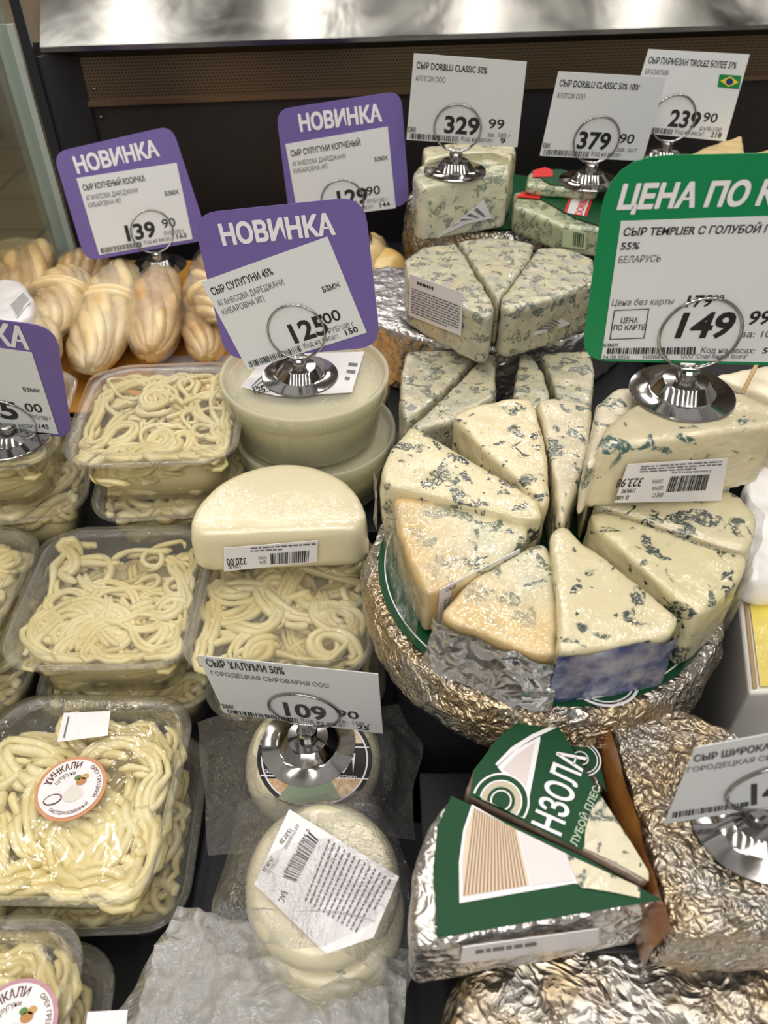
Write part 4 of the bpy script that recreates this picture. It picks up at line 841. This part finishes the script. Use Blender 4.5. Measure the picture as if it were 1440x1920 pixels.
fineprint(st, fs_, (470, 1024), (592, 1015), (592, 1028), (470, 1034), 2, 62); txt(st, fs_, 'СУММА', (500, 1040), (484, 1041), 6, GREYINK, .01); txt(st, fs_, 'ЦЕНА', (499, 1049), (486, 1050), 6, GREYINK, .01)
txt(st, fs_, '1250.00', (450, 1056), (428, 1058), 7, BLACKINK, .01)
# ------------------------------------------------------------ lidded buckets
MILK = newmat('milky_plastic'); m, nt, out = MILK; p_ = N(nt, 'ShaderNodeBsdfPrincipled', Roughness=.25); p_.inputs['Base Color'].default_value = (.86, .84, .70, 1)
tr = N(nt, 'ShaderNodeBsdfTransparent', Color=(.92, .92, .84, 1)); mx = N(nt, 'ShaderNodeMixShader'); mx.inputs[0].default_value = .38; nt.links.new(tr.outputs[0], mx.inputs[1]); nt.links.new(p_.outputs[0], mx.inputs[2]); nt.links.new(mx.outputs[0], out.inputs[0]); MILK = m
BZ = .2635
def bucket(label, x, y, z, full=True):
    root = thing('lidded_bucket', label, 'bucket', (x, y, z - .045), 0, 'translucent lidded buckets of cheese in brine'); r = .0585; M = Matrix.Translation((x, y, z))
    vs, fs = lathe([(r * .86, -.0445), (r * .865, -.044), (r * .93, -.010), (r * .935, -.009)], 64); part('bucket_body', mesh(vs, fs), MILK, root, M=M)
    vs, fs = lathe([(r * .84, -.0435), (r * .905, -.0105), (r * .7, -.0095)], 64); part('brine', mesh(vs, fs), plain('whey', (.90, .83, .50), .3), root, M=M, label='pale yellow brine')
    pr = [(r * .955, -.0135), (r * .975, -.0135), (r * .985, -.011), (r * 1.005, -.001), (r, .0006), (r * .975, .0012), (r * .95, .0002), (r * .935, -.0035), (r * .90, -.0045)]
    vs, fs = lathe(pr, 72); part('lid_rim', mesh(vs, fs[:-2]), MILK, root, M=M, label='frosted rim of the lid')
    vs, fs = lathe([(r * .90 * (1 - k / 8) + .0004, -.0045 + .0008 * math.sin(k * .39)) for k in range(8)], 64); part('lid_panel', mesh(vs, fs[:-2] + [fs[-1]]), film('frosted_panel', (.98, .98, .95), gloss=.25, haze=.22, rough=.12, bump=.35, scale=30, hazecol=(.9, .88, .8), stretch=(1, .3, 1)), root, M=M)
    return root
bk1 = bucket('translucent lidded bucket carrying the 125 00 purple card', -.055, .463, BZ)
bucket('lower translucent bucket, only its rim showing under the top one', -.050, .462, BZ - .0465)
pt = top(BZ - .0035)
st = decal('paper_label', bk1, pt, [(452, 728), (500, 668), (683, 662), (660, 738), (560, 744), (520, 745)], STICK, off=.0012, label='curled white paper label with smudged print'); fineprint(st, pt, (470, 728), (505, 690), (515, 735), (480, 740), 4, 71); txt(st, pt, '125.76', (478, 742), (520, 735), 14, BLACKINK, .01)
fineprint(st, pt, (655, 680), (672, 682), (660, 722), (645, 720), 3, 72)
fl_ = []
vs, fs = lathe([(.0505, -.0445), (.0588, -.012), (.0602, .0005)], 72); vs = [(x * (1 + .012 * noise.noise(Vector((x * 80, y * 80, z * 60)))), y * (1 + .012 * noise.noise(Vector((x * 80, y * 80, z * 60)))), z) for x, y, z in vs]
part('cling_film', mesh(vs, fs[:-2]), film('cling_streaks', gloss=.2, haze=.03, bump=.9, scale=60, stretch=(1, 1, .15)), bk1, M=Matrix.Translation((-.055, .463, BZ)))

# ------------------------------------------------------------ smoked braids on the orange mat
mat_ = thing('orange_mat', 'flat orange card sheet under the smoked cheese braids', 'mat', (-.17, .63, .1945))
part('mat_sheet', box(-.30, -.004, .512, .795, .1945, .1965, .0005), plain('orange_sheet', (.72, .34, .05), .4, var=.2, vscale=10), mat_)
SMOKE = [plain('smoked_cheese_%d' % i, c, .42, 0, .6, bump=.35, bscale=110, vcol=v, vscale=26, coatbump=.5) for i, (c, v) in enumerate((((.76, .64, .38), (.66, .46, .20)), ((.70, .52, .25), (.52, .29, .09)), ((.72, .58, .32), (.58, .37, .14)), ((.60, .42, .17), (.44, .23, .07))))]
def braid(label, p0, p1, z, rad, n=8, twist=1.2, seed=0, mat=0, band=True, flat=.75, cat='cheese', z2=None):
    """a twisted bundle of pulled cheese strands tied round its middle; p0 and p1 are pixels of its two ends"""
    rnd = random.Random(seed); A_ = P(*p0, z); B_ = P(*p1, z if z2 is None else z2); A_.z = z; mid = (A_ + B_) / 2; ax = (B_ - A_); Ln = ax.length; ax.normalize(); sd_ = ax.cross(Vector((0, 0, 1))).normalized(); up_ = sd_.cross(ax)
    root = thing('smoked_braid', label, cat, (mid.x, mid.y, min(A_.z, B_.z) - rad * flat), 0, 'smoked plaited cheeses at the left')
    for k in range(n):
        ph = 2 * math.pi * k / n; path = []; rr = rad * rnd.uniform(.24, .40); w1 = rnd.uniform(0, 6)
        for i in range(25):
            t = i / 24; e = math.sin(math.pi * min(1, max(0, t))) ** .35; neck = 1 - (.22 * math.exp(-((t - .45) / .07) ** 2) if band else 0)
            an = ph + twist * math.pi * (t - .5) * 1.0; ro = rad * .66 * e * neck * (1 + .16 * math.sin(7 * t + w1))
            path.append(A_ + ax * (Ln * t) + sd_ * (ro * math.cos(an)) + up_ * (ro * math.sin(an) * flat))
        vs, fs = tube(path, [max(.0012, rr * (math.sin(math.pi * min(.98, max(.02, i / 24))) ** .25)) for i in range(25)], 10); vs = [v + (v - mid).normalized() * (.0016 * noise.noise(v * 75) + .0006 * noise.noise(v * 210)) for v in vs]
        part('strand', mesh(vs, fs), SMOKE[mat], root)
    vs, fs = tube([A_ + ax * (Ln * t) for t in [.06 + .88 * i / 12 for i in range(13)]], [rad * .6 * math.sin(math.pi * (.1 + .8 * i / 12)) ** .4 for i in range(13)], 10); part('core', mesh(vs, fs), SMOKE[mat], root)
    if band:
        for bt in (.42, .47):
            pth = [A_ + ax * (Ln * (bt + .03 * math.sin(a_))) + sd_ * (rad * .98 * math.cos(a_)) + up_ * (rad * .98 * flat * math.sin(a_)) for a_ in [2 * math.pi * i / 28 for i in range(28)]]
            vs, fs = tube(pth, rad * .17, 8, closed=True); part('tied_band', mesh(vs, fs), SMOKE[mat], root)
    # wrap
    vs = []; fs = []
    for i in range(27):
        t = -.02 + 1.04 * i / 26; e = max(.05, math.sin(math.pi * min(.999, max(.001, (t + .03) / 1.06)))) ** .35
        for k in range(26):
            an = 2 * math.pi * k / 26; q = A_ + ax * (Ln * t) + sd_ * (rad * 1.09 * e * math.cos(an)) + up_ * (rad * 1.09 * flat * e * math.sin(an)); q += (q - mid).normalized() * .002 * noise.noise(q * 75); vs.append(q)
    for i in range(26):
        for k in range(26): fs.append((i * 26 + k, i * 26 + (k + 1) % 26, (i + 1) * 26 + (k + 1) % 26, (i + 1) * 26 + k))
    part('cling_film', mesh(vs, fs), WRAP, root); return root
braid('pale plaited smoked cheese lying left of the card 139 90 base, with a tied middle', (232, 500), (165, 690), .222, .0255, 13, 1.0, 1, 0)
braid('thick smooth smoked cheese roll with a round swirled end, under the 139 90 sign base', (305, 515), (282, 662), .226, .024, 11, .35, 2, 1, band=False, flat=.95)
braid('knobbly wrapped smoked cheese plait beside the purple 125 00 card', (398, 470), (385, 670), .224, .0225, 8, 1.6, 3, 3)
braid('pale wrapped smoked plait lying over the knobbly one', (372, 520), (420, 600), .243, .017, 7, 1.2, 9, 2)
braid('short pale smoked plait lying behind the white paper packet', (140, 515), (80, 625), .232, .026, 9, 1.4, 4, 2)
braid('browned stringy smoked plait at the far left of the heap', (75, 465), (10, 590), .225, .025, 10, .8, 5, 1, band=False)
braid('smoked plait behind, its end showing above the far left plaits', (190, 485), (120, 520), .225, .022, 8, .8, 6, 3, band=False)
braid('pale smoked plait end showing just above the purple 145 card', (75, 605), (40, 720), .245, .02, 8, 1.1, 7, 2, band=False)
braid('smoked plait behind the purple 125 00 card', (480, 460), (515, 590), .225, .020, 8, 1.2, 8, 1)
brz = [P(240, 690, .2), P(420, 690, .2), P(430, 712, .2), P(300, 712, .2)]
pt = top(.1972); de = decal('paper_label', mat_, pt, [(300, 668), (440, 668), (440, 712), (290, 706)], STICK, off=.0006, label='white barcode label lying on the orange mat'); barcode(de, pt, (330, 696), (428, 702), (427, 710), (328, 703), 44, 81)
pk_ = wedge('white paper packet with small print at the left edge, on the smoked cheeses', [(-40, 545), (0, 520), (40, 524), (62, 560), (60, 590), (30, 606), (-40, 606)], .262, .235, plain('packet_paper', (.74, .72, .74), .35, 0, .4, bump=.2, bscale=40), (0, 600), name='paper_packet', amp=.001, amp2=.002, bev=.003)
de = decal('small_print_panel', pk_, top(.2632), [(18, 572), (44, 548), (58, 566), (32, 596)], STICK, off=.0006); fineprint(de, top(.2632), (20, 573), (44, 550), (57, 566), (33, 594), 8, 85)
# smoked rounds at the middle back
SR_ = plain('smoked_skin', (.74, .46, .12), .35, 0, .8, vcol=(.80, .62, .34), vscale=30)
def round_cheese(label, c, r, z0, z1, mat, name='round_cheese', group=None, sq=.35, amp=.0005, tilt=None):
    root = thing(name, label, 'cheese', (c[0], c[1], z0), 0, group); h = z1 - z0; pr = [(.0005, 0)]
    for k in range(13): t = math.pi * (k / 12 - .5); pr.append((r - h * sq + h * sq * math.cos(t) if sq < .5 else r * math.cos(t), h / 2 + h / 2 * math.sin(t)))
    pr[-1] = (pr[-1][0], h)
    for k in range(1, 8): pr.append((pr[13][0] * (1 - k / 8), h + .0006 * k / 8))
    pr.append((.0005, h + .0006)); vs, fs = lathe(pr, 72); vs = [Vector(v) + Vector(v).normalized() * amp * noise.noise(Vector(v) * 90) for v in vs]
    part('cheese_body', mesh(vs, fs), mat, root, M=(Matrix.Translation((c[0], c[1], z0)) @ (tilt or Matrix.Identity(4)))); return root
round_cheese('round smoked cheese carrying the 129 90 purple card', (-.036, .71), .042, .1975, .2548, SR_)
yb = round_cheese('golden round smoked cheese between the 125 00 card and the grey wedges', (P(715, 515, .225).x, P(715, 515, .225).y + .002), .027, .1975, .246, plain('golden_rind', (.76, .46, .10), .3, 0, .9, vcol=(.84, .62, .24), vscale=20))
pt = Pl(P(720, 545, .225) - Vector((0, .008, 0)), (.1, -.9, .5)); st = sticker(yb, pt, [(704, 520), (742, 516), (748, 552), (712, 572)], 'white price sticker reading 223'); txt(st, pt, '223', (733, 552), (730, 532), 9, BLACKINK, .01); fineprint(st, pt, (708, 526), (724, 524), (728, 560), (716, 564), 3, 91)
braid('pale crinkled smoked cheese behind the golden round cheese', (700, 455), (690, 490), .225, .018, 7, 1, 10, 2, band=False)

# ------------------------------------------------------------ halloumi rounds and their bags
HAL = plain('halloumi', (.68, .63, .44), .45, 0, .85, bump=.1, bscale=80, coatbump=.4)
h0 = thing('riser_x', 'x', 'x') if 0 else None
hc = P(585, 1405, .1625)
ha = round_cheese('round halloumi with a black printed label, under the 109 90 sign', (hc.x, hc.y), .0385, .1365, .1625, HAL, 'halloumi_round', 'bagged halloumi rounds', .3)
pt = top(.1634)
cx, cy = 590, 1425; ew, eh = 108, 95
e = lambda k, n=48, c=(cx, cy): [(c[0] + ew * k * math.cos(t), c[1] + eh * k * math.sin(t)) for t in [2 * math.pi * i / n for i in range(n)]]
bl = decal('black_label', ha, pt, e(1.0), BLACKINK, off=.0006, label='round black printed label'); quads(bl, pt, [e(.93)], WHITEINK, .0002); quads(bl, pt, [e(.90)], BLACKINK, .0004)
def seg(y0, y1, k=.90, m=1):
    o = []
    for i in range(33):
        x = -1 + 2 * i / 32; o.append(x)
    up_ = []; yy0 = (y0 - cy) / (eh * k); yy1 = (y1 - cy) / (eh * k); a0 = math.asin(max(-1, min(1, yy0))); a1 = math.asin(max(-1, min(1, yy1)))
    R1 = [(cx + ew * k * math.cos(a0 + (a1 - a0) * i / 10), cy + eh * k * math.sin(a0 + (a1 - a0) * i / 10)) for i in range(11)]; L1 = [(2 * cx - x, y) for x, y in R1[::-1]]; return R1 + L1
STR = plain('striped_tan_print', (.50, .27, .12), .5, vcol=(.70, .60, .45), vscale=400)
quads(bl, pt, [seg(1345, 1396)], STR, .0006); quads(bl, pt, [seg(1462, 1508)], STR, .0006); quads(bl, pt, [[(545, 1470), (620, 1464), (640, 1500), (560, 1512), (520, 1500)]], plain('sage_print', (.22, .28, .20), .5), .0008)
quads(bl, pt, [[(488, 1397), (692, 1403), (692, 1405), (488, 1399)], [(489, 1455), (690, 1462), (690, 1464), (489, 1458)]], WHITEINK, .0008)
txt(bl, pt, 'ХАЛУМИ', (510, 1440), (662, 1452), 36, WHITEINK, .02, .0008); txt(bl, pt, 'СЫР ПОЛУТВЕРДЫЙ ДЛЯ ЖАРКИ И ГРИЛЯ', (494, 1452), (668, 1465), 7, WHITEINK, .01, .0009)
hc2 = P(603, 1625, .189); tl = Matrix.Rotation(math.radians(9), 4, 'X')
hb0 = round_cheese('round halloumi underneath, hidden by the one with the white label', (hc2.x + .002, hc2.y - .006), .037, .1365, .1600, HAL, 'halloumi_round', 'bagged halloumi rounds', .3)
hb = round_cheese('round halloumi with a large white label, leaning on the black-labelled one', (hc2.x, hc2.y), .0365, .1625, .1885, HAL, 'halloumi_round', 'bagged halloumi rounds', .3, tilt=tl)
n_ = (tl.to_3x3() @ Vector((0, 0, 1))); pt = Pl(Vector((hc2.x, hc2.y, .1895)) + n_ * .0004, n_)
c_ = [(546, 1520), (746, 1648), (690, 1850), (480, 1655)]
st = decal('paper_label', hb, pt, [(543, 1520), (748, 1646), (700, 1760), (612, 1790), (478, 1660)], STICK, off=.0022, label='large white ingredients label with a barcode')
txt(st, pt, '15.07.26', (543, 1556), (524, 1582), 8, BLACKINK, .008); txt(st, pt, '29.08.26', (510, 1608), (492, 1634), 8, BLACKINK, .008); txt(st, pt, 'ИЗГОТОВЛЕНО', (557, 1548), (533, 1592), 6, GREYINK, .005); txt(st, pt, 'ГОДЕН ДО', (520, 1612), (500, 1640), 6, GREYINK, .005)
barcode(st, pt, (580, 1562), (531, 1648), (556, 1657), (598, 1578), 30, 95); txt(st, pt, '2 345697 000948', (577, 1556), (532, 1638), 6, BLACKINK, .01); txt(st, pt, 'EAC', (530, 1672), (522, 1692), 12, BLACKINK, .01)
fineprint(st, pt, (615, 1575), (570, 1690), (680, 1760), (738, 1655), 13, 96, h=.35)

def bag(name, label, corners, z, base_heights, root=None, mat=None, seed=0, res=(70, 70), amp=.005, calm=None):
    """crumpled clear film draped over what lies below; corners TL TR BR BL in pixels at height z"""
    TL, TR, BR, BL = [P(*c, z) for c in corners]; vs = []; fs = []; nx, ny = res
    for j in range(ny + 1):
        for i in range(nx + 1):
            u, v = i / nx, j / ny; p = TL.lerp(TR, u).lerp(BL.lerp(BR, u), v); q = Vector((p.x, p.y, seed))
            hgt = base_heights(p.x, p.y); e_ = min(u, v, 1 - u, 1 - v) * 6
            n1 = noise.noise(q * 26); n2 = abs(noise.noise(q * 55 + Vector((3, 1, 0)))); n3 = abs(noise.noise(q * 120))
            am = amp * (1 if not calm else min(1, max(.12, (math.hypot(p.x - calm[0], p.y - calm[1]) - calm[2]) / .015)))
            zz = hgt + am * (.9 * n1 + .9 * (.4 - n2)) + am * .4 * (.3 - n3)
            off = Vector((noise.noise(q * 24 + Vector((9, 0, 0))), noise.noise(q * 24 + Vector((0, 9, 0))), 0)) * (.011 if e_ < 1 else .0015)
            vs.append(Vector((p.x, p.y, zz)) + off)
    for j in range(ny):
        for i in range(nx): a = j * (nx + 1) + i; fs.append((a, a + 1, a + nx + 2, a + nx + 1))
    return part(name, mesh(vs, fs), mat or BAG, root)
def hill(c, r, h, base, soft=.03):
    return lambda x, y: base + (h - base) * (1 / (1 + math.exp(min(40, (math.hypot(x - c[0], y - c[1]) - r - soft * .3) / (soft * .22)))))
f1 = hill((hc.x, hc.y), .0385, .1640, .145); f2 = hill((hc2.x, hc2.y), .038, .1940, .150)
bag('bag_film', '', [(365, 1350), (790, 1290), (800, 1560), (400, 1570)], .155, lambda x, y: f1(x, y), ha, seed=1, amp=.004, calm=(hc.x, hc.y, .034))
bag('bag_film', '', [(440, 1490), (750, 1500), (780, 1830), (400, 1790)], .17, f2, hb, seed=2, amp=.0035, calm=(hc2.x, hc2.y, .034))
lb = thing('crumpled_bag', 'milky crumpled plastic bag at the bottom edge, left of the foil wheel', 'plastic bag', (-.05, .06, .136))
bag('bag_film', '', [(330, 1700), (760, 1800), (760, 2000), (200, 2000)], .16, lambda x, y: .157, lb, res=(90, 60), mat=film('milky_bag', (.9, .91, .93), gloss=.25, haze=.26, rough=.1, bump=.8, scale=18, hazecol=(.82, .82, .8)), seed=3, amp=.012)
bag('bag_film', '', [(320, 1720), (770, 1760), (770, 2000), (180, 2000)], .15, lambda x, y: .146, lb, mat=MC['milky_bag'], seed=5, amp=.010)

bpy.data.scenes.remove(WSH)
